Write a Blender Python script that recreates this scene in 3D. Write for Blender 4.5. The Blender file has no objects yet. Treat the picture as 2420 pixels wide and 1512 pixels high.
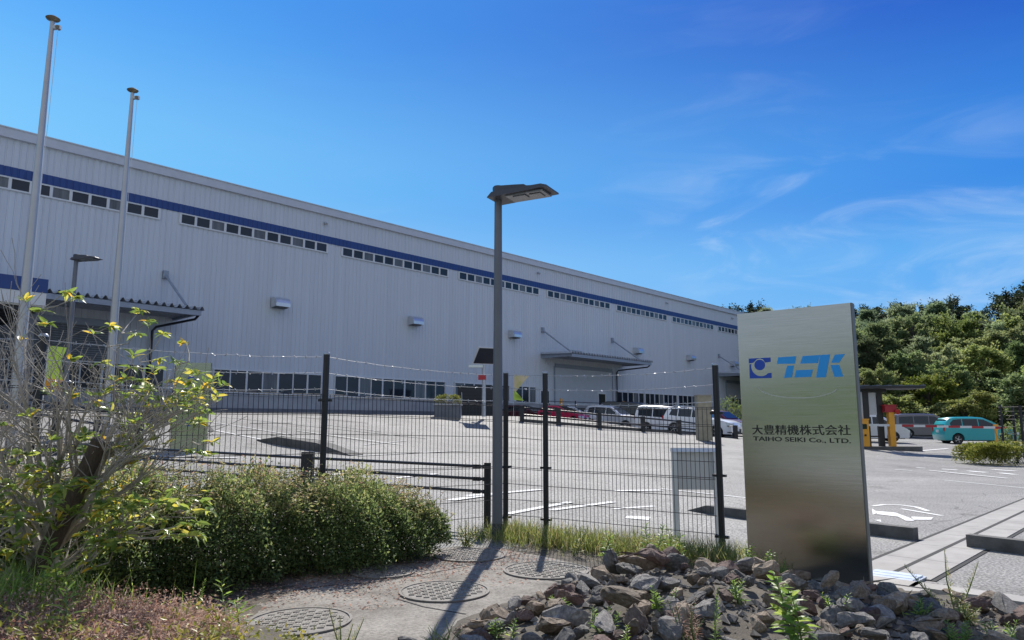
import bpy, bmesh, math, random
import numpy as np
from mathutils import Vector, Matrix
R = math.radians
scene = bpy.context.scene
COL = scene.collection
random.seed(7)
rng = np.random.default_rng(11)

# ------------------------------------------------------------------ camera, sky, sun, exposure
F_ = 1690.0; PITCH = math.atan(246 / 1690.0); CZ = 1.6
cam = bpy.data.cameras.new('camera'); cam.sensor_width = 36; cam.lens = 36 * F_ / 2419
cam.clip_end = 3000; cam.clip_start = 0.05
camo = bpy.data.objects.new('camera', cam); COL.objects.link(camo)
camo.location = (0, 0, CZ); camo.rotation_euler = (R(90) + PITCH, 0, 0)
scene.camera = camo

SUN_EL, SUN_AZ = R(43), R(4.5)          # azimuth clockwise from +Y
world = bpy.data.worlds.new('World'); scene.world = world; world.use_nodes = True
def build_sky():
    nt = world.node_tree; nt.nodes.clear(); N = nt.nodes.new; Lk = nt.links.new
    out = N('ShaderNodeOutputWorld'); bg = N('ShaderNodeBackground')
    sky = N('ShaderNodeTexSky'); sky.sky_type = 'NISHITA'; sky.sun_disc = False
    sky.sun_elevation = SUN_EL; sky.sun_rotation = SUN_AZ; sky.air_density = 1.0; sky.dust_density = 0.3; sky.ozone_density = 2.5
    tc = N('ShaderNodeTexCoord'); sep = N('ShaderNodeSeparateXYZ'); Lk(tc.outputs['Generated'], sep.inputs[0])
    def ramp(src, stops, interp='EASE'):
        r = N('ShaderNodeValToRGB'); r.color_ramp.interpolation = interp
        e = r.color_ramp.elements
        while len(e) > 1: e.remove(e[-1])
        e[0].position, e[0].color = stops[0][0], (*stops[0][1], 1)
        for p, c in stops[1:]:
            n = e.new(p); n.color = (*c, 1)
        Lk(src, r.inputs[0]); return r.outputs[0]
    def math_(op, a, b=None):
        m = N('ShaderNodeMath'); m.operation = op
        for i, v in enumerate((a, b)):
            if v is None: continue
            if isinstance(v, (int, float)): m.inputs[i].default_value = v
            else: Lk(v, m.inputs[i])
        return m.outputs[0]
    def mix(f, a, b, mode='MIX'):
        m = N('ShaderNodeMix'); m.data_type = 'RGBA'; m.blend_type = mode
        if isinstance(f, (int, float)): m.inputs[0].default_value = f
        else: Lk(f, m.inputs[0])
        for k, v in ((6, a), (7, b)):
            if isinstance(v, tuple): m.inputs[k].default_value = (*v, 1)
            else: Lk(v, m.inputs[k])
        return m.outputs[2]
    # clear deep-blue air: the bright side is left of the view, the deep side right and high
    el = sep.outputs[2]
    left = ramp(el, SKY_LEFT); right = ramp(el, SKY_RIGHT)
    side = ramp(math_('ADD', math_('MULTIPLY', sep.outputs[0], 0.82), 0.5), [(0.0, (0, 0, 0)), (1.0, (1, 1, 1))], 'LINEAR')
    grad = mix(side, left, right)
    # unseen sky behind the viewer, paled as added neutral fill for the facade
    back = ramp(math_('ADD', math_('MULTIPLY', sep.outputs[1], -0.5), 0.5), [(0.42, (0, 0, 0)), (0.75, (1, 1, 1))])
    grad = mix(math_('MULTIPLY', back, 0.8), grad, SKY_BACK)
    base = mix(SKY_MIX, sky.outputs[0], grad)
    # thin cirrus
    mp = N('ShaderNodeMapping'); mp.inputs['Scale'].default_value = (2.4, 1.6, 9.0); mp.inputs['Rotation'].default_value = (0.0, R(-14), 0)
    Lk(tc.outputs['Generated'], mp.inputs[0])
    n1 = N('ShaderNodeTexNoise'); n1.inputs['Scale'].default_value = 1.9; n1.inputs['Detail'].default_value = 8; n1.inputs['Roughness'].default_value = 0.56; n1.inputs['Distortion'].default_value = 1.1
    Lk(mp.outputs[0], n1.inputs[0])
    n2 = N('ShaderNodeTexNoise'); n2.inputs['Scale'].default_value = 2.3; n2.inputs['Detail'].default_value = 2
    Lk(tc.outputs['Generated'], n2.inputs[0])
    c = ramp(n1.outputs[0], [(0.44, (0, 0, 0)), (0.9, (1, 1, 1))])
    patch = ramp(n2.outputs[0], [(0.36, (0, 0, 0)), (0.6, (1, 1, 1))])
    low = ramp(el, [(0.0, (1, 1, 1)), (0.2, (1, 1, 1)), (0.4, (0.25, 0.25, 0.25)), (0.6, (0.05, 0.05, 0.05))])
    rt = ramp(math_('ADD', math_('MULTIPLY', sep.outputs[0], 1.0), 0.5), [(0.5, (0.12, 0.12, 0.12)), (0.75, (1, 1, 1))])
    f = math_('MULTIPLY', math_('MULTIPLY', c, patch), math_('MULTIPLY', low, rt))
    hz = ramp(el, [(0.02, (1, 1, 1)), (0.2, (0, 0, 0))])
    f2 = math_('MINIMUM', math_('MULTIPLY', f, CLOUD), 0.8)
    skyc = mix(f2, base, (4.6, 5.3, 5.9))
    Lk(skyc, bg.inputs[0]); bg.inputs[1].default_value = 0.11
    Lk(bg.outputs[0], out.inputs[0])
# values are multiplied by the background strength (0.11)
SKY_LEFT = [(0.0, (2.6, 4.3, 5.9)), (0.18, (2.2, 4.1, 5.9)), (0.32, (1.25, 3.5, 5.9)), (0.53, (0.5, 2.35, 5.8)), (1.0, (0.3, 1.3, 3.4))]
SKY_RIGHT = [(0.0, (1.6, 3.4, 5.5)), (0.2, (0.55, 2.3, 5.2)), (0.29, (0.2, 1.45, 4.6)), (0.53, (0.05, 0.42, 3.1)), (1.0, (0.05, 0.4, 2.4))]
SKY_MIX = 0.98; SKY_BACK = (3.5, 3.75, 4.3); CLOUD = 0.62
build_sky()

sd = Vector((math.sin(SUN_AZ) * math.cos(SUN_EL), math.cos(SUN_AZ) * math.cos(SUN_EL), math.sin(SUN_EL)))
sl = bpy.data.lights.new('sun', 'SUN'); sl.energy = 4.6; sl.angle = R(0.53); sl.color = (1.0, 0.95, 0.87)
so = bpy.data.objects.new('sun', sl); COL.objects.link(so); so.location = (0, 30, 60)
so.rotation_euler = (-sd).to_track_quat('-Z', 'Y').to_euler()
scene.view_settings.view_transform = 'Standard'; scene.view_settings.look = 'None'
scene.view_settings.exposure = 0.62; scene.view_settings.gamma = 1.0

# ------------------------------------------------------------------ placing helpers (photo pixel -> world point)
def ray(x, y):
    a = (x - 1209.5) / F_; b = (756 - y) / F_
    return Vector((a, math.cos(PITCH) - b * math.sin(PITCH), math.sin(PITCH) + b * math.cos(PITCH)))
AZ = math.atan2(2800 - 1209.5, math.hypot(F_, 246))
D2 = Vector((math.sin(AZ), math.cos(AZ))); N2 = Vector((D2.y, -D2.x)); A2 = Vector((-15.2, 36.1))
ZB = 2.16                                               # the factory stands on higher ground
def lot_d(x, y): return (Vector((x, y)) - A2).dot(N2)
# the lot: a terrace along the wall, then a ramp down to the fence
_d = np.arange(-4, 40, .25); _z = np.interp(_d, [0, 8.4, 9.4, 11, 16.5, 25, 29, 31], [2.0, 2.05, 2.0, 1.8, .98, .33, .02, 0])
LOT_D = _d[8:-8]; LOT_Z = np.convolve(_z, np.ones(9) / 9, 'same')[8:-8]
def lotz(x, y):
    d = lot_d(x, y); u = (Vector((x, y)) - A2).dot(D2); a = float(np.interp(d, LOT_D, LOT_Z))
    w = max(0, min(1, (u - 16) / 11)); w = w * w * (3 - 2 * w)
    p = -.297 - .03 * x + .0327 * y; p = .5 * (p + math.sqrt(p * p + .003))
    return a * (1 - w) + min(p, 1.9) * w
def gnd(x, y, z=0.0):
    r = ray(x, y); return Vector((0, 0, CZ)) + r * ((z - CZ) / r.z)
def lot(x, y):
    r = ray(x, y); t = 3.0
    while t < 200:
        p = r * t
        if p.z + CZ <= lotz(p.x, p.y): return Vector((p.x, p.y, lotz(p.x, p.y)))
        t *= 1.003
    return Vector((p.x, p.y, 0))
def at(x, y, Y):
    r = ray(x, y); p = r * (Y / r.y); return Vector((p.x, p.y, p.z + CZ))

# ------------------------------------------------------------------ materials
def nodes(name):
    m = bpy.data.materials.new(name); m.use_nodes = True
    return m, m.node_tree, m.node_tree.nodes['Principled BSDF']
def rampnode(nt, src, stops):
    r = nt.nodes.new('ShaderNodeValToRGB'); e = r.color_ramp.elements
    while len(e) > 1: e.remove(e[-1])
    e[0].position, e[0].color = stops[0][0], (*stops[0][1], 1)
    for p, c in stops[1:]:
        n = e.new(p); n.color = (*c, 1)
    nt.links.new(src, r.inputs[0]); return r.outputs[0]
def noise(nt, scale, detail=5, rough=0.6, coord='Object', stretch=None):
    tc = nt.nodes.new('ShaderNodeTexCoord'); n = nt.nodes.new('ShaderNodeTexNoise')
    n.inputs['Scale'].default_value = scale; n.inputs['Detail'].default_value = detail; n.inputs['Roughness'].default_value = rough
    if stretch:
        mp = nt.nodes.new('ShaderNodeMapping'); mp.inputs['Scale'].default_value = stretch
        nt.links.new(tc.outputs[coord], mp.inputs[0]); nt.links.new(mp.outputs[0], n.inputs[0])
    else: nt.links.new(tc.outputs[coord], n.inputs[0])
    return n.outputs[0]
def mat(name, col, rough=0.6, metal=0.0, var=0.0, vscale=3.0, bump=0.0, bscale=40.0, stretch=None, col2=None, spec=0.5, coat=0.0):
    m, nt, b = nodes(name)
    b.inputs['Base Color'].default_value = (*col, 1); b.inputs['Roughness'].default_value = rough; b.inputs['Metallic'].default_value = metal
    b.inputs['Specular IOR Level'].default_value = spec; b.inputs['Coat Weight'].default_value = coat
    if var or col2:
        c2 = col2 or tuple(min(1, c * (1 + var)) for c in col); c1 = col if col2 else tuple(c * (1 - var) for c in col)
        nt.links.new(rampnode(nt, noise(nt, vscale, 6, 0.65, stretch=stretch), [(0.32, c1), (0.68, c2)]), b.inputs['Base Color'])
    if bump:
        bp = nt.nodes.new('ShaderNodeBump'); bp.inputs['Strength'].default_value = bump; bp.inputs['Distance'].default_value = 0.02
        nt.links.new(noise(nt, bscale, 6, 0.7), bp.inputs['Height']); nt.links.new(bp.outputs[0], b.inputs['Normal'])
    return m
def leafmat(name, stops, transl=0.4, rough=0.45, vary=0.0):
    m, nt, b = nodes(name)
    a = nt.nodes.new('ShaderNodeAttribute'); a.attribute_name = 'rnd'
    c = rampnode(nt, a.outputs['Fac'], stops)
    if vary:                                            # every tree its own tone
        oi = nt.nodes.new('ShaderNodeObjectInfo'); h2 = nt.nodes.new('ShaderNodeHueSaturation'); nt.links.new(c, h2.inputs['Color'])
        for k, (lo, hi) in (('Value', (1 - vary, 1 + vary)), ('Hue', (.5 - vary * .07, .5 + vary * .05)), ('Saturation', (1 - vary * .7, 1 + vary * .3))):
            mr = nt.nodes.new('ShaderNodeMapRange'); mr.inputs[3].default_value = lo; mr.inputs[4].default_value = hi
            mm = nt.nodes.new('ShaderNodeMath'); mm.operation = 'FRACT'; ml = nt.nodes.new('ShaderNodeMath'); ml.operation = 'MULTIPLY'; ml.inputs[1].default_value = {'Value': 1, 'Hue': 7.3, 'Saturation': 13.7}[k]
            nt.links.new(oi.outputs['Random'], ml.inputs[0]); nt.links.new(ml.outputs[0], mm.inputs[0]); nt.links.new(mm.outputs[0], mr.inputs[0]); nt.links.new(mr.outputs[0], h2.inputs[k])
        c = h2.outputs[0]
    nt.links.new(c, b.inputs['Base Color']); b.inputs['Roughness'].default_value = rough + (.2 if vary else 0); b.inputs['Specular IOR Level'].default_value = .15 if vary else .4
    t = nt.nodes.new('ShaderNodeBsdfTranslucent')
    hs = nt.nodes.new('ShaderNodeHueSaturation'); hs.inputs['Value'].default_value = 1.5; hs.inputs['Hue'].default_value = 0.488
    nt.links.new(c, hs.inputs['Color']); nt.links.new(hs.outputs[0], t.inputs[0])
    mx = nt.nodes.new('ShaderNodeMixShader'); mx.inputs[0].default_value = transl
    nt.links.new(b.outputs[0], mx.inputs[1]); nt.links.new(t.outputs[0], mx.inputs[2])
    nt.links.new(mx.outputs[0], nt.nodes['Material Output'].inputs[0])
    return m
M = {}
M['cladding'] = mat('cladding', (0.525, 0.56, 0.61), 0.45, 0.0, 0.06, 0.5, stretch=(5, 5, 0.16))
M['trim'] = mat('trim', (0.5, 0.53, 0.58), 0.4, 0.0, 0.05, 2)
M['blue'] = mat('blue_band', (0.012, 0.048, 0.2), 0.45, 0, 0.1, 2)
M['white'] = mat('white_frame', (0.6, 0.62, 0.64), 0.45, 0, 0.04, 2)
M['glass'] = mat('dark_glass', (0.02, 0.027, 0.04), 0.08, 0, 0.3, 0.6, spec=0.35)
M['glass2'] = mat('streaked_glass', (0.06, 0.07, 0.085), 0.12, 0, col2=(0.17, 0.185, 0.2), vscale=1.6, spec=0.35, stretch=(2.4, 1, 0.2))  # pane glass with paler upright streaks in its colour
M['plinth'] = mat('plinth_concrete', (0.36, 0.37, 0.385), 0.85, 0, 0.14, 1.4, 0.2, 25)
M['darkbase'] = mat('plinth_base', (0.14, 0.15, 0.17), 0.9, 0, 0.15, 3)
M['galv'] = mat('galvanised_steel', (0.42, 0.45, 0.49), 0.4, 0.35, 0.12, 4)
M['hood'] = mat('vent_steel', (0.6, 0.62, 0.64), 0.3, 0.7, 0.08, 4)
M['shade'] = mat('canopy_steel', (0.26, 0.3, 0.36), 0.5, 0.1, 0.1, 3)
M['asphalt'] = None
M['black'] = mat('black_powder_coat', (0.012, 0.013, 0.018), 0.4, 0, 0.2, 8)
M['wire'] = mat('fence_wire', (0.02, 0.021, 0.026), 0.5)
M['barb'] = mat('galvanised_wire', (0.4, 0.42, 0.45), 0.5, 0.5)
M['lamp'] = mat('lamp_post_paint', (0.13, 0.14, 0.165), 0.42, 0.1, 0.09, 2.0, 0.05, 60)
M['lampdark'] = mat('lamp_head_paint', (0.055, 0.057, 0.072), 0.45, 0.1, 0.1, 3)
M['lens'] = mat('lamp_lens', (0.16, 0.17, 0.19), 0.25, 0, 0.2, 6)
M['pole'] = mat('flagpole_alloy', (0.42, 0.42, 0.43), 0.38, 0.5, 0.06, 2)
M['brass'] = mat('flagpole_cap', (0.16, 0.14, 0.1), 0.45, 0.5)
M['kerb'] = mat('kerb_concrete', (0.1, 0.097, 0.092), 0.9, 0, 0.3, 5, 0.5, 40)
M['conc'] = mat('channel_concrete', (0.31, 0.295, 0.275), 0.9, 0, 0.18, 1.8, 0.3, 50)
M['grate'] = mat('grating_steel', (0.62, 0.66, 0.72), 0.35, 0.6, 0.1, 6)
M['slot'] = mat('slot_dark', (0.015, 0.015, 0.015), 0.9)
M['paint'] = mat('road_paint', (0.7, 0.7, 0.68), 0.85, 0, vscale=16, bump=0.3, bscale=60, col2=(0.36, 0.355, 0.345))
_r = [n for n in M['paint'].node_tree.nodes if n.type == 'VALTORGB'][0].color_ramp.elements; _r[0].position = .3; _r[0].color = (.36, .355, .345, 1); _r[1].position = .5; _r[1].color = (.72, .72, .7, 1)
M['board'] = mat('notice_grey', (0.52, 0.53, 0.545), 0.5, 0, 0.05, 3)
M['signblue'] = mat('sign_light_blue', (0.012, 0.33, 0.8), 0.35)
M['signnavy'] = mat('sign_navy', (0.004, 0.06, 0.42), 0.35)
M['signblack'] = mat('sign_black', (0.012, 0.012, 0.014), 0.4)
M['yellow'] = mat('barrier_yellow', (0.72, 0.33, 0.03), 0.4, 0, 0.06, 3)
M['red'] = mat('barrier_red', (0.36, 0.02, 0.03), 0.4, 0, 0.08, 3)
M['tyre'] = mat('tyre_rubber', (0.014, 0.014, 0.015), 0.8)
M['rim'] = mat('alloy_rim', (0.6, 0.61, 0.63), 0.3, 0.7)
M['carglass'] = mat('car_glass', (0.012, 0.016, 0.02), 0.05, 0, spec=0.6)
M['tail'] = mat('tail_lamp', (0.4, 0.012, 0.015), 0.2)
M['head'] = mat('head_lamp', (0.7, 0.74, 0.78), 0.12, 0.2)
M['trimblack'] = mat('car_trim', (0.02, 0.02, 0.022), 0.5)
M['bark'] = mat('bark', (0.1, 0.085, 0.07), 0.9, 0, 0.3, 9, 0.6, 30)
M['twig'] = mat('grey_twig', (0.34, 0.31, 0.27), 0.8, 0, 0.3, 7, 0.4, 60)
M['stake'] = mat('stake_wood', (0.075, 0.055, 0.04), 0.9, 0, 0.35, 6, 0.5, 30, stretch=(12, 12, 1))
M['dirt'] = mat('dirt', (0.1, 0.085, 0.065), 0.95, 0, 0.4, 4, 0.8, 60)
M['iron'] = mat('cast_iron', (0.19, 0.176, 0.155), 0.85, 0.0, 0.3, 14, 0.3, 80)
M['ironbar'] = mat('cast_iron_tread', (0.215, 0.2, 0.175), 0.9, 0.0, 0.4, 4, 0.2, 80)
M['solar'] = mat('solar_cell', (0.03, 0.033, 0.05), 0.6, spec=0.1)
M['flag'] = mat('banner_cloth', (0.62, 0.56, 0.2), 0.8, 0, col2=(0.75, 0.6, 0.45), vscale=2)
M['flaggreen'] = mat('banner_green', (0.08, 0.42, 0.16), 0.8)
M['flaglime'] = mat('banner_lime', (0.55, 0.75, 0.1), 0.8)

def asphalt():
    m, nt, b = nodes('asphalt'); b.inputs['Roughness'].default_value = 0.78; b.inputs['Specular IOR Level'].default_value = 0.22
    f = noise(nt, 34, 2, 0.5); c = noise(nt, 0.35, 6, 0.6); g = noise(nt, 120, 1, 0.5)
    big = rampnode(nt, c, [(0.3, (0.175, 0.172, 0.168)), (0.7, (0.24, 0.235, 0.226))])
    sp = rampnode(nt, f, [(0.35, (0.45, 0.45, 0.46)), (0.65, (1.6, 1.58, 1.55))])
    sp2 = rampnode(nt, g, [(0.35, (0.75, 0.75, 0.75)), (0.65, (1.25, 1.25, 1.25))])
    mx = nt.nodes.new('ShaderNodeMix'); mx.data_type = 'RGBA'; mx.blend_type = 'MULTIPLY'; mx.inputs[0].default_value = 1
    nt.links.new(big, mx.inputs[6]); nt.links.new(sp, mx.inputs[7])
    m2 = nt.nodes.new('ShaderNodeMix'); m2.data_type = 'RGBA'; m2.blend_type = 'MULTIPLY'; m2.inputs[0].default_value = 1
    nt.links.new(mx.outputs[2], m2.inputs[6]); nt.links.new(sp2, m2.inputs[7])
    # worn lanes, oil stains and hairline cracks
    st = rampnode(nt, noise(nt, .9, 5, .6), [(.3, (.68, .67, .66)), (.42, (1, 1, 1))])
    ln = rampnode(nt, noise(nt, 1.0, 3, .5, stretch=(.1, .55, 1)), [(.35, (.86, .86, .86)), (.6, (1.08, 1.08, 1.07))])
    tc = nt.nodes.new('ShaderNodeTexCoord'); vo = nt.nodes.new('ShaderNodeTexVoronoi'); vo.feature = 'DISTANCE_TO_EDGE'; vo.inputs['Scale'].default_value = .23
    ad = nt.nodes.new('ShaderNodeMix'); ad.data_type = 'RGBA'; ad.blend_type = 'ADD'; ad.inputs[0].default_value = .5
    nz = nt.nodes.new('ShaderNodeTexNoise'); nz.inputs['Scale'].default_value = 1.6; nz.inputs['Detail'].default_value = 6; nt.links.new(tc.outputs['Object'], nz.inputs[0])
    nt.links.new(tc.outputs['Object'], ad.inputs[6]); nt.links.new(nz.outputs[1], ad.inputs[7]); nt.links.new(ad.outputs[2], vo.inputs['Vector'])
    ck = rampnode(nt, vo.outputs['Distance'], [(.0, (.45, .45, .45)), (.0035, (1, 1, 1))])
    prev = m2.outputs[2]
    for s_ in (st, ln, ck):
        q = nt.nodes.new('ShaderNodeMix'); q.data_type = 'RGBA'; q.blend_type = 'MULTIPLY'; q.inputs[0].default_value = 1
        nt.links.new(prev, q.inputs[6]); nt.links.new(s_, q.inputs[7]); prev = q.outputs[2]
    nt.links.new(prev, b.inputs['Base Color'])
    bp = nt.nodes.new('ShaderNodeBump'); bp.inputs['Strength'].default_value = 0.6; bp.inputs['Distance'].default_value = 0.01
    nt.links.new(f, bp.inputs['Height']); nt.links.new(bp.outputs[0], b.inputs['Normal'])
    return m
M['asphalt'] = asphalt()
def padmat():
    m, nt, b = nodes('pad_concrete'); b.inputs['Roughness'].default_value = 0.92; b.inputs['Specular IOR Level'].default_value = 0.25
    a = noise(nt, 1.7, 8, 0.7); c = noise(nt, 38, 4, 0.7)
    c1 = rampnode(nt, a, [(0.3, (0.12, 0.107, 0.09)), (0.52, (0.235, 0.216, 0.188)), (0.75, (0.32, 0.298, 0.262))])
    c2 = rampnode(nt, c, [(0.3, (0.6, 0.6, 0.6)), (0.6, (1.15, 1.15, 1.15))])
    mx = nt.nodes.new('ShaderNodeMix'); mx.data_type = 'RGBA'; mx.blend_type = 'MULTIPLY'; mx.inputs[0].default_value = 1
    nt.links.new(c1, mx.inputs[6]); nt.links.new(c2, mx.inputs[7]); nt.links.new(mx.outputs[2], b.inputs['Base Color'])
    bp = nt.nodes.new('ShaderNodeBump'); bp.inputs['Strength'].default_value = 0.5; bp.inputs['Distance'].default_value = 0.02
    nt.links.new(c, bp.inputs['Height']); nt.links.new(bp.outputs[0], b.inputs['Normal'])
    return m
M['pad'] = padmat()
def steelmat():
    m, nt, b = nodes('brushed_steel'); b.inputs['Base Color'].default_value = (0.42, 0.42, 0.4, 1); b.inputs['Metallic'].default_value = 1
    b.inputs['Roughness'].default_value = 0.3; b.inputs['Anisotropic'].default_value = 0.55
    tg = nt.nodes.new('ShaderNodeTangent'); tg.direction_type = 'RADIAL'; tg.axis = 'Z'; nt.links.new(tg.outputs[0], b.inputs['Tangent'])
    r = rampnode(nt, noise(nt, 2.0, 6, 0.6, stretch=(1, 1, 30)), [(0.3, (0.17, 0.17, 0.17)), (0.7, (0.25, 0.25, 0.25))]); nt.links.new(r, b.inputs['Roughness'])
    c = rampnode(nt, noise(nt, 2.4, 5, 0.6, stretch=(1, 1, 40)), [(0.3, (0.38, 0.38, 0.36)), (0.7, (0.46, 0.455, 0.43))]); nt.links.new(c, b.inputs['Base Color'])
    return m
M['steel'] = steelmat()
def rockmat(name, stops):
    m, nt, b = nodes(name); b.inputs['Roughness'].default_value = 0.8; b.inputs['Specular IOR Level'].default_value = 0.4
    oi = nt.nodes.new('ShaderNodeObjectInfo'); tc = nt.nodes.new('ShaderNodeTexCoord')
    ad = nt.nodes.new('ShaderNodeVectorMath'); ad.operation = 'MULTIPLY_ADD'; ad.inputs[1].default_value = (1, 1, 1)
    nt.links.new(tc.outputs['Object'], ad.inputs[0]); nt.links.new(oi.outputs['Location'], ad.inputs[2])
    n = nt.nodes.new('ShaderNodeTexNoise'); n.inputs['Scale'].default_value = 5; n.inputs['Detail'].default_value = 9; n.inputs['Roughness'].default_value = 0.68
    nt.links.new(ad.outputs[0], n.inputs[0])
    n2 = nt.nodes.new('ShaderNodeTexNoise'); n2.inputs['Scale'].default_value = 30; n2.inputs['Detail'].default_value = 6; nt.links.new(ad.outputs[0], n2.inputs[0])
    c = rampnode(nt, n.outputs[0], stops)
    hs = nt.nodes.new('ShaderNodeHueSaturation'); nt.links.new(c, hs.inputs['Color'])
    mr = nt.nodes.new('ShaderNodeMapRange'); mr.inputs[3].default_value = 0.6; mr.inputs[4].default_value = 1.45
    nt.links.new(oi.outputs['Random'], mr.inputs[0]); nt.links.new(mr.outputs[0], hs.inputs['Value']); nt.links.new(hs.outputs[0], b.inputs['Base Color'])
    bp = nt.nodes.new('ShaderNodeBump'); bp.inputs['Strength'].default_value = 0.7; bp.inputs['Distance'].default_value = 0.02
    nt.links.new(n2.outputs[0], bp.inputs['Height']); nt.links.new(bp.outputs[0], b.inputs['Normal'])
    return m
M['rock_grey'] = rockmat('rock_grey', [(0.3, (0.08, 0.076, 0.074)), (0.52, (0.17, 0.158, 0.147)), (0.75, (0.36, 0.325, 0.28))])
M['rock_tan'] = rockmat('rock_tan', [(0.3, (0.12, 0.086, 0.06)), (0.5, (0.25, 0.19, 0.135)), (0.75, (0.43, 0.36, 0.28))])
M['rock_rust'] = rockmat('rock_rust', [(0.3, (0.075, 0.045, 0.036)), (0.5, (0.15, 0.094, 0.076)), (0.75, (0.23, 0.175, 0.15))])
M['rock_white'] = rockmat('rock_white', [(0.3, (0.42, 0.42, 0.41)), (0.7, (0.6, 0.59, 0.57))])

# ------------------------------------------------------------------ mesh helpers
class MB:
    def __init__(s): s.v = []; s.f = []
    def add(s, v, f):
        o = len(s.v); s.v += [tuple(p) for p in v]; s.f += [tuple(i + o for i in q) for q in f]; return s
    def box(s, c, d, rz=0.0, mtx=None):
        x, y, z = d[0] / 2, d[1] / 2, d[2] / 2
        v = [Vector((a * x, b * y, e * z)) for e in (-1, 1) for b in (-1, 1) for a in (-1, 1)]
        m = mtx if mtx else Matrix.Rotation(rz, 3, 'Z')
        c = Vector(c); v = [m @ p + c for p in v]
        return s.add(v, [(0, 2, 3, 1), (4, 5, 7, 6), (0, 1, 5, 4), (2, 6, 7, 3), (1, 3, 7, 5), (0, 4, 6, 2)])
    def b2(s, lo, hi):
        return s.box([(a + b) / 2 for a, b in zip(lo, hi)], [b - a for a, b in zip(lo, hi)])
    def bar(s, p, q, w, h=None):
        h = h or w; p, q = Vector(p), Vector(q); d = q - p
        if d.length < 1e-6: return s
        m = d.to_track_quat('X', 'Z').to_matrix()
        return s.box((p + q) / 2, (d.length, w, h), mtx=m)
    def tube(s, pts, rad, n=8, cap=True):
        pts = [Vector(p) for p in pts]
        if not hasattr(rad, '__len__'): rad = [rad] * len(pts)
        o = len(s.v); prev = None
        for i, p in enumerate(pts):
            d = (pts[min(i + 1, len(pts) - 1)] - pts[max(i - 1, 0)])
            if d.length < 1e-9: d = Vector((0, 0, 1))
            d.normalize()
            if prev is None:
                ref = Vector((0, 0, 1)) if abs(d.z) < 0.9 else Vector((1, 0, 0))
                u = d.cross(ref).normalized()
            else:
                u = prev - d * prev.dot(d)
                u = u.normalized() if u.length > 1e-6 else d.orthogonal().normalized()
            prev = u; w = d.cross(u)
            for k in range(n):
                a = 2 * math.pi * k / n
                s.v.append(tuple(p + (u * math.cos(a) + w * math.sin(a)) * rad[i]))
        for i in range(len(pts) - 1):
            for k in range(n):
                a, b = o + i * n + k, o + i * n + (k + 1) % n
                s.f.append((a, b, b + n, a + n))
        if cap:
            s.f.append(tuple(o + k for k in reversed(range(n)))); e = o + (len(pts) - 1) * n
            s.f.append(tuple(e + k for k in range(n)))
        return s
    def lathe(s, prof, n=20, c=(0, 0, 0)):
        o = len(s.v)
        for r, z in prof:
            for k in range(n):
                a = 2 * math.pi * k / n; s.v.append((c[0] + r * math.cos(a), c[1] + r * math.sin(a), c[2] + z))
        for i in range(len(prof) - 1):
            for k in range(n):
                a, b = o + i * n + k, o + i * n + (k + 1) % n; s.f.append((a, b, b + n, a + n))
        s.f.append(tuple(o + k for k in reversed(range(n)))); e = o + (len(prof) - 1) * n
        s.f.append(tuple(e + k for k in range(n)))
        return s
    def prism(s, poly, fn, a, b):
        """poly of 2-D points; fn(p, q, t) -> 3-D; extruded t from a to b"""
        n = len(poly); v = [fn(p, q, a) for p, q in poly] + [fn(p, q, b) for p, q in poly]
        f = [tuple(reversed(range(n))), tuple(range(n, 2 * n))] + [(i, (i + 1) % n, n + (i + 1) % n, n + i) for i in range(n)]
        return s.add(v, f)
    def build(s, name, m, parent=None, smooth=False, sharp=None):
        me = bpy.data.meshes.new(name); me.from_pydata(s.v, [], s.f); me.update()
        bm = bmesh.new(); bm.from_mesh(me); bmesh.ops.recalc_face_normals(bm, faces=bm.faces); bm.to_mesh(me); bm.free()
        if smooth:
            me.shade_smooth()
            me.set_sharp_from_angle(angle=R(sharp or 40))
        return link(name, me, m, parent)
def link(name, me, m, parent=None):
    o = bpy.data.objects.new(name, me)
    if m: me.materials.append(m if not isinstance(m, str) else M[m])
    COL.objects.link(o)
    if parent: o.parent = parent
    return o
def tag(o, label, cat, group=None):
    o['label'] = label; o['category'] = cat
    if group: o['group'] = group
    return o
def thing(name, label, cat, loc=(0, 0, 0), rz=0.0, group=None):
    o = bpy.data.objects.new(name, None); COL.objects.link(o); o.empty_display_size = 0.2
    o.location = loc; o.rotation_euler = (0, 0, rz)
    return tag(o, label, cat, group)
def struct(o): o['kind'] = 'structure'; return o
def stuff(o, label, cat): tag(o, label, cat); o['kind'] = 'stuff'; return o
def copy_tree(o, parent=None):
    c = o.copy(); COL.objects.link(c)
    if parent: c.parent = parent
    for ch in list(o.children): copy_tree(ch, c)
    return c
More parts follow.
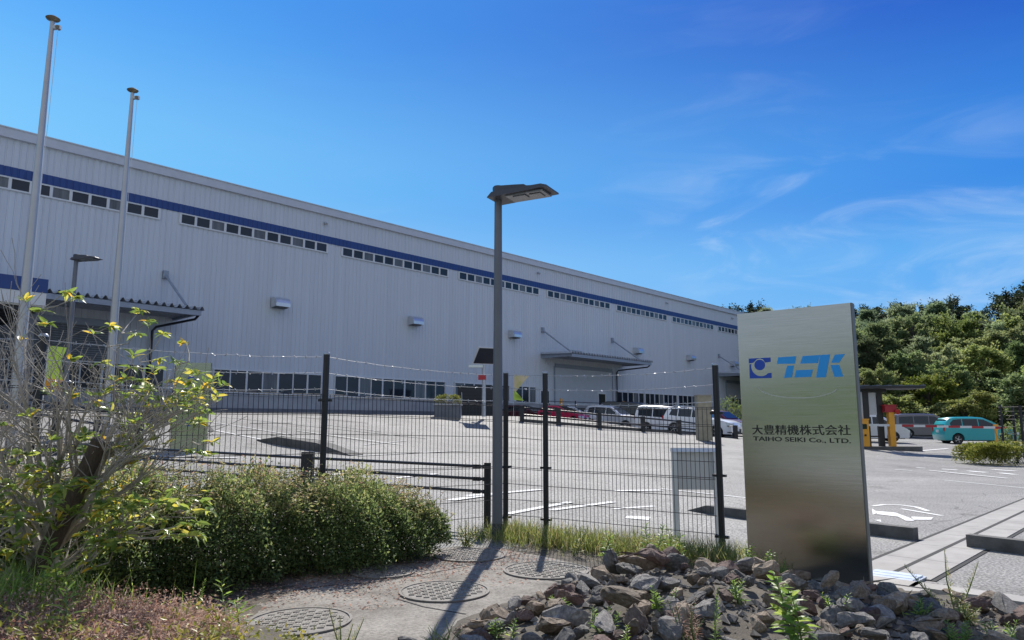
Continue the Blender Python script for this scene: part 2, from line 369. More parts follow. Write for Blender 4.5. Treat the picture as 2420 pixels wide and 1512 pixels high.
def leaves(name, P, D, L, W, m, parent=None, curve=0.25, big=False, rnd=None):
    """many leaves in one mesh: P roots, D directions (n,3), L lengths, W widths"""
    P = np.asarray(P, float); D = np.asarray(D, float); n = len(P)
    D = D / (np.linalg.norm(D, axis=1, keepdims=True) + 1e-9)
    L = np.broadcast_to(np.asarray(L, float), (n,))[:, None]; W = np.broadcast_to(np.asarray(W, float), (n,))[:, None]
    q = rng.normal(size=(n, 3)) * 0.55 + np.array([0, 0, 1.0])
    S = np.cross(D, q); S /= (np.linalg.norm(S, axis=1, keepdims=True) + 1e-9)
    U = np.cross(S, D)
    rn = rng.random(n) if rnd is None else rnd
    if big:
        c = np.broadcast_to(np.asarray(curve, float), (n,))[:, None]
        v = np.stack([P, P + D * L * .33 + S * W * .5 - U * L * c * .1 + U * W * .12, P + D * L * .33 - S * W * .5 - U * L * c * .1 + U * W * .12, P + D * L * .33 - U * L * c * .1,
                      P + D * L * .7 + S * W * .42 - U * L * c * .5 + U * W * .1, P + D * L * .7 - S * W * .42 - U * L * c * .5 + U * W * .1, P + D * L * .7 - U * L * c * .5, P + D * L * .95 - U * L * c], 1).reshape(-1, 3)
        o = (np.arange(n) * 8)[:, None]
        fs = np.concatenate([o + np.array([[0, 3, 1, 0]]), o + np.array([[0, 2, 3, 0]])], 0)
        tri = np.concatenate([o + np.array([k]) for k in ([0, 3, 1], [0, 2, 3], [4, 6, 7], [6, 5, 7])], 0)
        quad = np.concatenate([o + np.array([k]) for k in ([1, 3, 6, 4], [3, 2, 5, 6])], 0)
        faces = tri.tolist() + quad.tolist(); rr = np.concatenate([np.tile(rn, 4), np.tile(rn, 2)])
    else:
        v = np.stack([P, P + D * L * .45 + S * W * .5, P + D * L - U * L * curve, P + D * L * .45 - S * W * .5], 1).reshape(-1, 3)
        o = (np.arange(n) * 4)[:, None]; faces = (o + np.array([[0, 1, 2, 3]])).tolist(); rr = rn
    me = bpy.data.meshes.new(name); me.from_pydata(v.tolist(), [], faces); me.update()
    at_ = me.attributes.new('rnd', 'FLOAT', 'FACE'); at_.data.foreach_set('value', rr.astype(np.float32))
    return link(name, me, m, parent)
def sphere_dirs(n):
    d = rng.normal(size=(n, 3)); return d / np.linalg.norm(d, axis=1, keepdims=True)

# ------------------------------------------------------------------ ground, lot, hill
FENCE_L = lambda t: Vector((-2.26 + 0.79 * t, 8.7 + 0.62 * t))       # left run of the fence
CORNER = Vector((-0.09, 10.4)); FP2 = Vector((0.47, 10.15)); FP3 = Vector((2.45, 8.62))
BOUND = [Vector((-24, -9.5)), FENCE_L(-8), CORNER, FP2, FP3, Vector((3.86, 7.26)), Vector((4.22, 6.88)), Vector((9.2, 1.6)), Vector((11, -1))]
def side_of_bound(x, y):
    """signed distance to the bed's edge, positive on the camera side"""
    best = 1e9; sgn = 1
    for a, b in zip(BOUND, BOUND[1:]):
        e = b - a; w = Vector((x, y)) - a; t = max(0, min(1, w.dot(e) / e.dot(e)))
        q = a + e * t; d = (Vector((x, y)) - q).length
        if d < best:
            best = d; sgn = 1 if (e.x * w.y - e.y * w.x) < 0 else -1
    return best * sgn
def heap(x, y):
    xs = [-1.0, -0.6, 0.0, 0.5, 1.0, 1.4, 1.9, 2.4, 3.0, 3.6, 4.3, 5.2]; hs = [0, .02, .14, .26, .38, .42, .36, .28, .16, .1, .04, .02]
    ys = [4.7, 5.3, 5.7, 6.0, 6.1, 6.2, 6.2, 6.2, 6.1, 6.0, 5.7, 5.2]
    h = np.interp(x, xs, hs); yr = np.interp(x, xs, ys)
    w = 0.75 if y > yr else 2.0
    return float(h * math.exp(-((y - yr) / w) ** 2))
def mound(x, y):
    return 0.34 * math.exp(-(((x + 3.1) / 1.35) ** 4)) * math.exp(-(((y - 4.2) / 1.25) ** 4))
def soil(x, y):
    b = side_of_bound(x, y)
    z = 0.03 + heap(x, y) * 0.85 + mound(x, y)
    z += 0.1 * max(0, min(1, (b and (-x - 1.2) / 3)))if y < 9 else 0
    if b < 0.05: z -= 0.6 * (0.05 - b)
    return max(z, -0.3)
far = MB().b2((-900, -900, -0.9), (900, 1200, -0.6)); struct(far.build('ground', M['dirt']))
# asphalt lot, rising toward the factory
def lot_sheet():
    us = np.concatenate([np.arange(-70, 130, 4.0)]); ds = np.concatenate([[-0.3], np.arange(1, 60, 1.0), np.arange(60, 90, 5.0)])
    mb = MB(); 
    for d in ds:
        for u in us:
            p = A2 + D2 * u + N2 * d; mb.v.append((p.x, p.y, lotz(p.x, p.y)))
    n = len(us)
    for j in range(len(ds) - 1):
        for i in range(n - 1): mb.f.append((j * n + i, j * n + i + 1, (j + 1) * n + i + 1, (j + 1) * n + i))
    o = mb.build('parking_lot', M['asphalt'], smooth=True, sharp=80); struct(o)
lot_sheet()
def bed():
    xs = np.arange(-9, 8.01, 0.12); ys = np.arange(0.6, 11.3, 0.12); mb = MB(); nx = len(xs)
    for y in ys:
        for x in xs: mb.v.append((x, y, soil(x, y) + random.uniform(-.008, .008)))
    for j in range(len(ys) - 1):
        for i in range(nx - 1): mb.f.append((j * nx + i, j * nx + i + 1, (j + 1) * nx + i + 1, (j + 1) * nx + i))
    struct(mb.build('planting_bed', M['dirt'], smooth=True, sharp=80))
bed()
def poly_sheet(name, pts, m, z=None, th=0.0):
    mb = MB(); n = len(pts); mb.add([(p[0], p[1], p[2] if z is None else z) for p in pts], [tuple(range(n))])
    return mb.build(name, m)
# concrete pad with dark lines: its joints, and the fence top's shadow drawn in
pad_px = [(1470, 1372), (1385, 1338), (1290, 1316), (1185, 1298), (1080, 1291), (980, 1302), (860, 1326), (700, 1350), (560, 1372), (470, 1400), (500, 1440), (560, 1512), (620, 1640), (1000, 1640), (1150, 1500), (1400, 1440)]
struct(poly_sheet('concrete_pad', [gnd(x, y, 0.06) for x, y in pad_px], M['pad'], 0.062))
jt = MB()
for line in ([(560, 1452), (660, 1418), (770, 1400), (880, 1392), (1000, 1372), (1110, 1350), (1195, 1328), (1290, 1312)], [(1195, 1370), (1290, 1385), (1400, 1402)], [(930, 1430), (1000, 1452), (1100, 1470)], [(915, 1335), (1000, 1322), (1090, 1318), (1180, 1322)]):
    pts = [gnd(x, y, 0.0) for x, y in line]
    for a, b in zip(pts, pts[1:]): jt.bar((a.x, a.y, 0.063), (b.x, b.y, 0.063), 0.016, 0.005)
struct(jt.build('concrete_pad_lines', M['slot']))
# kerb of the bed under the fence
ks = MB(); kp = [FENCE_L(-6), CORNER, FP3, Vector((3.86, 7.26)), Vector((4.3, 6.85)), Vector((7.0, 3.9))]
for a, b in zip(kp, kp[1:]):
    e = (b - a).normalized(); nn = Vector((e.y, -e.x)) * -1
    off = 0.13
    ks.bar((a.x + nn.x * off, a.y + nn.y * off, 0.0), (b.x + nn.x * off + e.x * .05, b.y + nn.y * off + e.y * .05, 0.0), 0.26, 0.09)
struct(ks.build('kerb_strip', M['conc']))
# drain channel: two concrete bands with a slot between
ch = MB(); slot = MB()
c0, c1 = Vector((4.02, 7.95)), Vector((22.0, 26.6)); e = (c1 - c0).normalized(); nn = Vector((e.y, -e.x))
L_ = (c1 - c0).length; k = 0.0
while k < L_:
    s_ = 1.2
    for off, w in ((-0.2, 0.36), (0.22, 0.36)):
        a = c0 + e * (k + .006) + nn * off; b = c0 + e * (k + s_ - .006) + nn * off
        ch.bar((a.x, a.y, -0.035), (b.x, b.y, -0.035), w, 0.1)
    k += s_
a = c0 + nn * .01; b = c1 + nn * .01
slot.bar((a.x, a.y, -0.03), (b.x, b.y, -0.03), 0.06, 0.09)
slot.bar((c0.x, c0.y, -0.033), (c1.x, c1.y, -0.033), 0.9, 0.08)
struct(ch.build('drain_channel', M['conc'])); struct(slot.build('drain_channel_slot', M['slot']))
# steel grating beside the sign
g = thing('drain_grating', 'pale steel drain grating set in the concrete just right of the big steel sign', 'grating', (3.92, 7.72, 0.0), R(46))
MB().box((0, 0, 0.012), (0.62, 0.52, 0.03)).build('frame', M['galv'], g)
gb = MB()
for i in range(4): gb.box((-0.225 + i * 0.15, 0, 0.032), (0.125, 0.46, 0.02))
gb.build('bars', M['grate'], g)
# kerb blocks: islands of dark concrete
def kerb_block(p, q, h, label, w=0.15, taper=0.0, taper2=0.0, name='kerb_block'):
    p, q = Vector(p), Vector(q); o = thing(name, label, 'kerb', ((p.x + q.x) / 2, (p.y + q.y) / 2, (p.z + q.z) / 2 if len(p) > 2 else 0), math.atan2(q.y - p.y, q.x - p.x))
    L = (q - p).length / 2; dz = ((q.z - p.z) / 2) if len(p) > 2 else 0
    prof = [(-L, -.05 - dz), (-L, .02 + (0 if taper else h - .02) - dz), (-L + taper, h - dz * (L - taper) / L), (L - taper2, h + dz * (L - taper2) / L), (L, (.02 if taper2 else h) + dz), (L, -.05 + dz)]
    MB().prism(prof, lambda a, b, t: (a, t, b), -w / 2, w / 2).build('kerb_stone', M['kerb'], o)
    return o
kerb_block((3.2, 13.5, 0), (5.63, 10.3, 0), 0.17, 'long dark kerb running behind the big steel sign and ending near the drain', taper=0.5)
kerb_block((6.0, 9.72, 0), (8.5, 6.4, 0), 0.17, 'dark kerb at the right edge, just past the drain channel')
p, q = lot(623, 1041), lot(842, 1076)
kerb_block(p, q, 0.2, 'low dark kerb island with sloped ends on the sunlit lot, left of the lamp post', w=0.5, taper=0.9, taper2=1.3)
p, q = lot(330, 992), lot(408, 1002); kerb_block(p, q, 0.3, 'dark kerb between the leafy shrub and the small steel sign', w=0.25)
p, q = lot(478, 1016), lot(500, 1020); kerb_block(p, q, 0.28, 'short end of a dark kerb just right of the small steel sign', w=0.25, taper2=0.4)
# road paint: bay lines, dashes and the wheelchair mark
pt = MB()
def stripe(px, w=0.1, z=0.012):
    if px[0][1] > 1125: z *= .5
    pts = [lot(x, y) for x, y in px]
    for a, b in zip(pts, pts[1:]):
        n = max(1, int((b - a).length / 3))
        for i in range(n):
            s0 = a + (b - a) * (i / n); s1 = a + (b - a) * ((i + 1) / n)
            s0 = Vector((s0.x, s0.y, lotz(s0.x, s0.y) + z)); s1 = Vector((s1.x, s1.y, lotz(s1.x, s1.y) + z))
            d = (s1 - s0).normalized(); sd_ = Vector((-d.y, d.x, 0)) * w / 2
            pt.add([s0 - sd_, s1 - sd_, s1 + sd_, s0 + sd_], [(0, 1, 2, 3)])
for l, w in [([(478, 1012), (622, 1040)], .12), ([(845, 1078), (1105, 1065)], .12), ([(480, 995), (700, 1030)], .1), ([(520, 985), (1010, 1037)], .1), ([(560, 1017), (612, 1017)], .1),
             ([(590, 1000), (690, 1000)], .1), ([(640, 1028), (790, 1043)], .12), ([(700, 1018), (950, 1052)], .1), ([(860, 1052), (960, 1042)], .1), ([(700, 985), (870, 1000)], .1), ([(760, 1003), (900, 1020)], .1),
             ([(1195, 1215), (1345, 1187)], .2), ([(1300, 1206), (1448, 1186)], .2), ([(1100, 1172), (1275, 1157)], .25), ([(1452, 1160), (1560, 1158)], .3), ([(1480, 1222), (1535, 1226)], .4), ([(1450, 1203), (1545, 1196)], .16),
             ([(1560, 1155), (1765, 1177)], .1), ([(930, 1130), (1030, 1120)], .2), ([(700, 1125), (900, 1118)], .2), ([(350, 1078), (560, 1083)], .25), ([(1160, 1168), (1060, 1182)], .3),
             ([(2105, 1072), (2228, 1085)], .12), ([(2115, 1110), (2155, 1113)], .14), ([(2165, 1105), (2185, 1107)], .14), ([(2195, 1112), (2380, 1131)], .12), ([(2225, 1109), (2262, 1111)], .25), ([(2285, 1113), (2330, 1117)], .25), ([(2345, 1110), (2400, 1114)], .25), ([(2360, 1118), (2400, 1122)], .25), ([(2230, 1135), (2419, 1153)], .07), ([(2170, 1066), (2240, 1060)], .25), ([(2250, 1072), (2300, 1066)], .25)]:
    stripe(l, w)
# wheelchair mark: wheel arc, body and leg laid on the asphalt
arc = [(2062, 1196), (2090, 1193), (2130, 1194), (2165, 1199), (2192, 1208)]
stripe(arc, .1, .013); stripe([(2130, 1203), (2225, 1219)], .09, .014)
def patch(px, z):
    pts = [lot(x, y) for x, y in px]; pt.add([(p.x, p.y, lotz(p.x, p.y) + z * .5) for p in pts], [tuple(range(len(px)))])
patch([(2060, 1203), (2075, 1212), (2062, 1217)], .015); patch([(2070, 1208), (2115, 1212), (2152, 1226), (2160, 1232), (2140, 1231), (2122, 1222), (2072, 1216)], .016)
patch([(2152, 1222), (2205, 1224), (2200, 1229), (2158, 1229)], .017); patch([(2066, 1230), (2080, 1229), (2082, 1235)], .018)
struct(pt.build('road_markings', M['paint']))
# wooded hill
def hill_edge(y): return min(22 + .33 * (y - 57), max(20, 38.5 - 1.07 * (y - 89.5)))
def hillz(x, y):
    t = max(0, min(1, (y - 57) / 52)); t = t ** .9
    e = max(0, min(1, (x - hill_edge(y)) / 6))
    return (12.6 * t + 0.055 * max(0, x - 40) * t + 0.5 * math.sin(x * .3) * math.sin(y * .23)) * e - 0.25 * (1 - e) - .1
hb = MB(); hx = np.arange(20, 170, 4.0); hy = np.arange(54, 190, 4.0)
for y in hy:
    for x in hx: hb.v.append((x, y, hillz(x, y)))
for j in range(len(hy) - 1):
    for i in range(len(hx) - 1):
        a = j * len(hx) + i; hb.f.append((a, a + 1, a + 1 + len(hx), a + len(hx)))
M['forest'] = mat('forest_floor', (0.035, 0.045, 0.02), 0.95, 0, 0.5, 0.8, 0.5, 3)
struct(hb.build('hill', M['forest'], smooth=True, sharp=80))

# ------------------------------------------------------------------ the factory
fac = thing('factory_building', 'long pale grey ribbed metal factory hall with a blue stripe and high windows', 'factory', (A2.x, A2.y, 0), math.atan2(D2.y, D2.x))
U0, U1, DEP, ZT = -45.0, 73.4, 42.0, 14.13
def ribbed(name, u0, u1, z0, z1, yf, m, pitch=0.26, depth=0.022, parent=fac):
    mb = MB(); pr = []; u = u0
    while u < u1:
        pr += [(u, yf), (u + pitch * .70, yf), (u + pitch * .76, yf + depth), (u + pitch * .94, yf + depth)]; u += pitch
    pr.append((u1, yf)); n = len(pr)
    mb.v = [(a, b, z0) for a, b in pr] + [(a, b, z1) for a, b in pr]
    mb.f = [(i, i + 1, n + i + 1, n + i) for i in range(n - 1)]
    return mb.build(name, m, parent)
ribbed('wall', U0, U1, 3.06, 13.74, 0.0, M['cladding'])
MB().b2((U0, 0.06, 1.0), (U1, DEP, 13.9)).build('wall_core', M['cladding'], fac)
MB().b2((U0, -0.06, 2.42), (U1, 0.055, 3.06)).b2((U0, -0.09, 3.06), (U1, 0.05, 3.1)).build('plinth', M['plinth'], fac)
MB().b2((U0, -0.1, -.2), (U1, 0.05, 2.42)).build('plinth_base', M['darkbase'], fac)
MB().b2((U0 - .1, -0.16, 13.73), (U1 + .1, 0.5, ZT)).b2((U0 - .1, -0.2, ZT), (U1 + .1, 0.6, ZT + .05)).build('parapet', M['trim'], fac)
ribbed('blue_stripe', U0, U1, 12.07, 12.5, -0.03, M['blue'])
# high window strips, eleven panes each
for k in range(-4, 8):
    a, b = -2.06 + 9.45 * k, -2.06 + 9.45 * k + 8.52
    if b > U1 - .3: b = U1 - .3
    fr = MB(); z0, z1, yo = 11.47, 12.05, -0.07; pw = (8.52 - .08) / 11
    fr.b2((a, yo, z0), (b, 0.04, z0 + .07)).b2((a, yo, z1 - .06), (b, 0.04, z1))
    npan = 11
    for i in range(npan + 1):
        u = a + .04 + i * pw
        fr.b2((u - .06, yo + .003, z0 + .07), (u + .06, 0.037, z1 - .06))
    f = fr.build('window_strip', M['white'], fac)
    for i in range(npan):
        u = a + .04 + i * pw
        MB().b2((u + .055, -0.03, z0 + .07), (u + pw - .055, 0.03, z1 - .06)).build('pane', M['glass2'] if i in (2, 5, 8) else M['glass'], f)
# ground-floor window rows
rows = [(-8.6, -2.3), (0.1, 6.36), (7.22, 15.75), (16.6, 22.0), (22.6, 24.9), (35.5, 39.8), (40.0, 45.6), (45.9, 52.0), (57, 64)]
for a, b in rows:
    z0, z1, yo = 3.16, 4.4, -0.08
    fr = MB().b2((a, yo, z0), (b, 0.04, z0 + .07)).b2((a, yo, z1 - .06), (b, 0.04, z1))
    n = max(2, round((b - a) / 0.86)); pw = (b - a) / n
    for i in range(n + 1):
        u = a + i * pw; w = .05 if i % 2 == 0 else .03
        fr.b2((max(a, u - w), yo + .003, z0 + .07), (min(b, u + w), 0.037, z1 - .06))
    f = fr.build('ground_window', M['white'], fac)
    for i in range(n):
        MB().b2((a + i * pw + .04, -0.03, z0 + .07), (a + (i + 1) * pw - .04, 0.03, z1 - .06)).build('pane', M['glass2'] if (i * 7 + int(a)) % 5 == 1 else M['glass'], f)
# vent hoods: a box with a curved top, open underneath
for u in (3.47, 12.92, 22.3, 38.7, 48.2, 57.6):
    prof = [(0, 7.86), (0, 8.42), (-.3, 8.42), (-.48, 8.36), (-.6, 8.24), (-.64, 8.1), (-.64, 7.9), (-.5, 7.9)]
    h = MB().prism(prof, lambda a, b, t: (t, a - .002, b), u - .42, u + .42).build('vent_hood', M['hood'], fac)
    MB().b2((u - .36, -.46, 7.845), (u + .36, -.05, 7.885)).build('louvre', M['darkbase'], h)
# wall lamps under the parapet
for u in (-20.8, 6.2, 25.2, 44.2, 58.0):
    MB().b2((u - .06, -.14, 13.18), (u + .06, 0, 13.3)).tube([(u, -.12, 13.22), (u, -.24, 13.14)], [.05, .08], 8).build('wall_lamp', M['galv'], fac)
# canopies
def canopy(u0, u1, d, braces, pipe=True):
    root = MB()
    root.b2((u0, -d, 6.55), (u1, -d + .16, 6.78)).b2((u0, -d + .16, 6.6), (u0 + .14, -.05, 6.95)).b2((u1 - .14, -d + .16, 6.6), (u1, -.05, 6.95))
    for k in range(5):
        yy = -d + .5 + k * (d - .6) / 4.6; root.b2((u0 + .14, yy, 6.68), (u1 - .14, yy + .08, 6.8))
    c = root.build('canopy', M['shade'], fac)
    mb = MB(); pr = []; u = u0 - .15
    while u < u1 + .15: pr += [(u, 6.8), (u + .06, 6.8), (u + .16, 6.96), (u + .2, 6.96), (u + .3, 6.8)]; u += .34
    n = len(pr); mb.v = [(a, -d - .06, b) for a, b in pr] + [(a, -.03, b + .12) for a, b in pr]
    mb.f = [(i, i + 1, n + i + 1, n + i) for i in range(n - 1)]
    mb.build('roof_sheet', M['galv'], c)
    MB().b2((u0, -d - .03, 6.98), (u0 + 1.2 if u1 - u0 < 12 else u0 + .4, -d + .03, 7.04)).build('gutter_lip', M['shade'], c)
    for ub in braces:
        MB().tube([(ub, -.05, 8.8), (ub + .0, -d + .25, 6.98)], .06, 8).b2((ub - .12, -.16, 8.6), (ub + .12, 0, 9.0)).build('brace', M['shade'], c)
    if pipe:
        MB().tube([(u1 - .1, -d + .1, 6.55), (u1 - .15, -d + .3, 6.4), (u1 - .9, -.2, 6.2), (u1 - 1.05, -.15, 6.0), (u1 - 1.05, -.15, 2.2)], .06, 8).build('downpipe', M['black'], c)
canopy(-13.2, -1.95, 3.0, (-11.6, -2.55)); canopy(25.6, 36.5, 3.0, (25.72, 35.0)); canopy(54.4, 65.4, 3.0, (54.6, 63.8))
# roller shutters under the canopies and the door beside
for a, b in ((-11, -4.6), (27.2, 34.9), (56, 63.6)):
    sh = MB(); z = 2.2
    while z < 6.0:
        sh.b2((a, -.03, z), (b, .05, z + .085)); z += .1
    s_ = sh.build('roller_shutter', M['trim'] if a > 0 else M['darkbase'], fac)
    MB().b2((a - .12, -.07, 2.2), (a, .05, 6.1)).b2((b, -.07, 2.2), (b + .12, .05, 6.1)).b2((a, -.09, 6.0), (b, .05, 6.3)).build('shutter_rail', M['shade'], s_)
for u in (25.9, 33.3):
    d = MB().b2((u - .55, -.06, 2.2), (u + .65, .05, 4.3)).build('door', M['white'], fac)
    MB().b2((u - .4, -.07, 3.2), (u + .5, -.055, 4.1)).build('pane', M['glass'], d); MB().b2((u + .5, -.1, 3.05), (u + .58, -.06, 3.15)).build('handle', M['black'], d)
MB().b2((24.5, -1.3, -.2), (66, -.1, 2.06)).b2((24.45, -1.36, 2.06), (66, -.1, 2.14)).build('loading_terrace', M['darkbase'], fac)
# projecting entrance at the left end
ent = MB(); uR, uL, df = -9.34, -40, 8.0
MB().b2((uL, -df, 5.98 + .0), (uR, -df + .12, 6.45)).build('entrance_fascia', M['blue'], fac)
MB().b2((uL, -df + .02, 5.55), (uR - .02, -df + .14, 5.975)).build('entrance_panel', M['white'], fac)
cl = MB()
for k in range(9): cl.b2((uL, -df + .3 + k * .86, 5.36), (uR - .1, -df + .42 + k * .86, 5.5))
for k in range(14): cl.b2((uR - .3 - k * 2.2, -df + .2, 5.3), (uR - .22 - k * 2.2, -.3, 5.355))
e_ = MB().b2((uL, -df + .15, 5.51), (uR - .03, -.01, 5.62)).build('entrance_roof', M['white'], fac); cl.build('ceiling_beam', M['black'], e_)
for u in (uR - .4, uR - 6.2, uR - 12): MB().b2((u - .22, -df + .4, 1.6), (u + .22, -df + .84, 5.36)).build('entrance_column', M['darkbase'] if u > -10 else M['white'], fac)
for k in range(7):
    u = -10.6 - k * 2.4
    f = MB().b2((u - 2.3, -.12, 2.2), (u - 2.2, -.06, 5.2)).b2((u - .1, -.12, 2.2), (u, -.06, 5.2)).b2((u - 2.2, -.12, 5.05), (u - .1, -.06, 5.2)).build('entrance_door', M['white'], fac)
    MB().b2((u - 2.2, -.1, 2.2), (u - .1, -.08, 5.05)).build('pane', M['glass2'], f)

# ------------------------------------------------------------------ posts, poles, lamp
def flagpole(px, top, Y, label):
    r = ray(*px); x = r.x / r.y * Y; zb = lotz(x, Y); zt = at(*top, Y).z
    o = thing('flagpole', label, 'flagpole', (x, Y, zb), 0, 'flagpoles')
    h = zt - zb
    MB().lathe([(.115, 0), (.112, h * .3), (.088, h * .6), (.05, h)], 20).build('pole', M['pole'], o, True)
    MB().lathe([(.05, h), (.06, h + .03), (.14, h + .06), (.16, h + .09), (.12, h + .12), (.03, h + .17)], 20).build('finial', M['brass'], o, True)
    p = MB().b2((.03, -.04, h - .19), (.21, .04, h - .1)).build('pulley', M['galv'], o); MB().tube([(.15, -.05, h - .15), (.15, .05, h - .15)], .05, 10).build('wheel', M['brass'], p)
    MB().b2((-.35, -.35, -.1), (.35, .35, .09)).build('base', M['conc'], o)
    MB().tube([(.13, -.02, 1.1), (.12, -.02, h * .5), (.16, -.02, h - .15)], .006, 5).build('halyard', M['white'], o)
flagpole((45, 850), (127, 52), 16.2, 'taller looking silver flagpole nearest the left edge')
flagpole((262, 850), (323, 220), 20.0, 'shorter looking silver flagpole between the shrub and the canopy')

def lamp_post(loc, h, rz, label, sc=1.0, top_r=.054):
    o = thing('lamp_post', label, 'street lamp', loc, rz, 'lamp posts')
    MB().lathe([(.072 * sc, 0), (.071 * sc, h * .28), (.0711 * sc, h * .281), (.062 * sc, h * .6), (top_r * sc, h)], 20).build('pole', M['lamp'], o, True)
    MB().lathe([(.075 * sc, .0), (.075 * sc, .22), (.072 * sc, .235)], 20).build('base_sleeve', M['lampdark'], o, True)
    # luminaire: a collar on the pole, a tapering arm, a flat lamp body that reaches out along +x
    MB().lathe([(.075 * sc, h - .13), (.08 * sc, h - .12), (.085 * sc, h + .05), (.07 * sc, h + .07)], 16).build('collar', M['lampdark'], o, True)
    def hd(a, b, t): return (a, t, b)
    hp = MB().prism([(.02, h - .1), (.02, h + .055), (.28, h + .03), (.46, h + .01), (.5, h - .015), (.8, h - .055), (.84, h - .085), (.2, h - .09)], hd, -.09, .09)
    hp.prism([(-.07, h - .135), (.0, h - .07), (.78, h - .07), (.87, h - .10), (.87, h - .12), (-.07, h - .145)], hd, -.21, .21)
    H = hp.build('lamp_head', M['lampdark'], o)
    MB().b2((.2, -.16, h - .155), (.78, .16, h - .13)).build('lens', M['lens'], H)
    MB().b2((.3, -.12, h - .17), (.5, .02, h - .158)).b2((.55, -.1, h - .168), (.72, .08, h - .158)).build('reflector', M['lens'], H)
    return o
lamp_post((-0.2, 10.05, 0.03), at(1184, 452, 10.05).z - .03, R(-28), 'grey lamp post with a flat lamp head standing alone in the middle')
pl = at(178, 640, 24.0)
lamp_post((pl.x, 24.0, lotz(pl.x, 24.0)), at(181, 606, 24.0).z - lotz(pl.x, 24.0), R(-12), 'distant lamp post before the factory wall, between the two flagpoles', 1.25)

# ------------------------------------------------------------------ mesh fence
def post_mb(x, y, z0, z1, r=.038):
    mb = MB().lathe([(r, z0), (r, z1)], 14, (x, y, 0))
    return mb
fence = thing('mesh_fence', 'black welded mesh fence with three barbed wires strung on round posts', 'fence', (CORNER.x, CORNER.y, 0))
fp = [FENCE_L(-6.0), FENCE_L(-2.9), FENCE_L(0.0), CORNER, FP2, FP3]
ptop = [2.46, 2.44, 2.44, 2.33, 2.31, 2.30]; mtop = [1.97, 1.96, 1.955, 1.87, 1.82, 1.80]
fo = Vector((CORNER.x, CORNER.y, 0))
for i, p in enumerate(fp):
    q = Vector((p.x, p.y, 0)) - fo
    b = post_mb(q.x, q.y, -.2, ptop[i]).build('post', M['black'], fence, True)
    MB().lathe([(.043, ptop[i]), (.043, ptop[i] + .014), (.03, ptop[i] + .03)], 14, (q.x, q.y, 0)).build('cap', M['barb'], b, True)
    cm = MB()
    for zc in (mtop[i] - .07, 1.0, .3): cm.box((q.x, q.y, zc), (.16, .05, .03), math.atan2((fp[min(i + 1, 5)] - fp[max(0, i - 1)]).y, (fp[min(i + 1, 5)] - fp[max(0, i - 1)]).x))
    cm.build('bracket', M['black'], b)
for i in range(5):
    a, b = fp[i], fp[i + 1]; e = (b - a); L = e.length; e.normalize(); za, zb_ = mtop[i], mtop[i + 1]
    mb = MB(); s = .05; nrm = Vector((e.y, -e.x)) * .03
    def P_(s, z): return (a.x + e.x * s + nrm.x - fo.x, a.y + e.y * s + nrm.y - fo.y, z)
    while s < L - .03:
        zt = za + (zb_ - za) * s / L
        mb.tube([P_(s, .1), P_(s, zt)], .0036, 4, False); s += .057
    for k in range(9):
        f = k / 8.0
        bow = .0
        for dz in ((0, .02) if k in (0, 8, 7, 4) else (0,)):
            mb.tube([P_(.04, .12 + (za - .14) * f + dz), P_(L / 2, .12 + ((za + zb_) / 2 - .14) * f + dz), P_(L - .04, .12 + (zb_ - .14) * f + dz)], .004, 4, False)
    mb.build('mesh_panel', M['wire'], fence)
bw = [MB(), MB(), MB()]
for i in range(5):
    a, b = fp[i], fp[i + 1]; L = (b - a).length
    for k in range(3):
        fz = (.10, .5, .9)[k]
        za = mtop[i] + (ptop[i] - mtop[i]) * fz + .02; zb_ = mtop[i + 1] + (ptop[i + 1] - mtop[i + 1]) * fz + .02
        n = max(2, int(L / .13)); pts = []
        for j in range(n + 1):
            t = j / n; p = a + (b - a) * t; sag = -.05 * 4 * t * (1 - t) * (L / 3) ** 1.5 + random.uniform(-.004, .004)
            pts.append(Vector((p.x - fo.x, p.y - fo.y, za + (zb_ - za) * t + sag)))
        bw[k].tube(pts, .0032, 4)
        for q in pts[1:-1]:
            for _ in range(2):
                v = Vector((random.uniform(-1, 1), random.uniform(-1, 1), random.uniform(-1, 1))).normalized() * .022
                bw[k].tube([q - v, q + v], .0038, 3)
for k in range(3): bw[k].build('barbed_wire', M['barb'], fence)

# pipe barrier behind the fence
bar0 = Vector((-0.36, 10.75, 0)); bar1 = Vector((-3.42, 12.2, 0.1)); bar2 = Vector((-8.1, 14.2, .45))
pb = thing('pipe_barrier', 'low black three-rail pipe barrier behind the hedge, ending at the lamp post', 'barrier', (-0.36, 10.75, 0))
for p, w in ((bar0, .1), (bar1, .2), (bar2, .12)):
    q = p - bar0; MB().box((q.x, q.y, q.z + .48), (w, .12, 1.12)).build('post', M['black'], pb)
for z in (.98, .80, .62):
    MB().tube([(0, 0, z), (bar1.x - bar0.x, bar1.y - bar0.y, z + .06), (bar2.x - bar0.x, bar2.y - bar0.y, z + .2)], .024, 10).build('rail', M['black'], pb, True)
cp = MB()
for z in (.98, .80, .62):
    for s in (.05, .15, .21): cp.lathe([(.034, z - .03), (.034, z + .03)], 8, (-s * .91, s * .4, 0))
cp.build('coupling', M['black'], pb)

# notice box
nb = thing('notice_board', 'pale grey notice box on two legs, backing onto the mesh fence', 'notice board', (2.33, 9.32, 0), R(-8))
MB().b2((-.27, -.06, .78), (.27, .06, 1.25)).build('cabinet', M['board'], nb)
MB().prism([(-.1, 1.25), (.1, 1.25), (.06, 1.29), (-.06, 1.3)], lambda a, b, t: (t, a, b), -.29, .29).build('roof', M['white'], nb)
MB().b2((-.29, -.09, -.1), (-.22, -.062, 1.25)).build('leg', M['white'], nb); MB().b2((.22, -.09, -.1), (.29, -.062, 1.25)).build('leg', M['white'], nb)

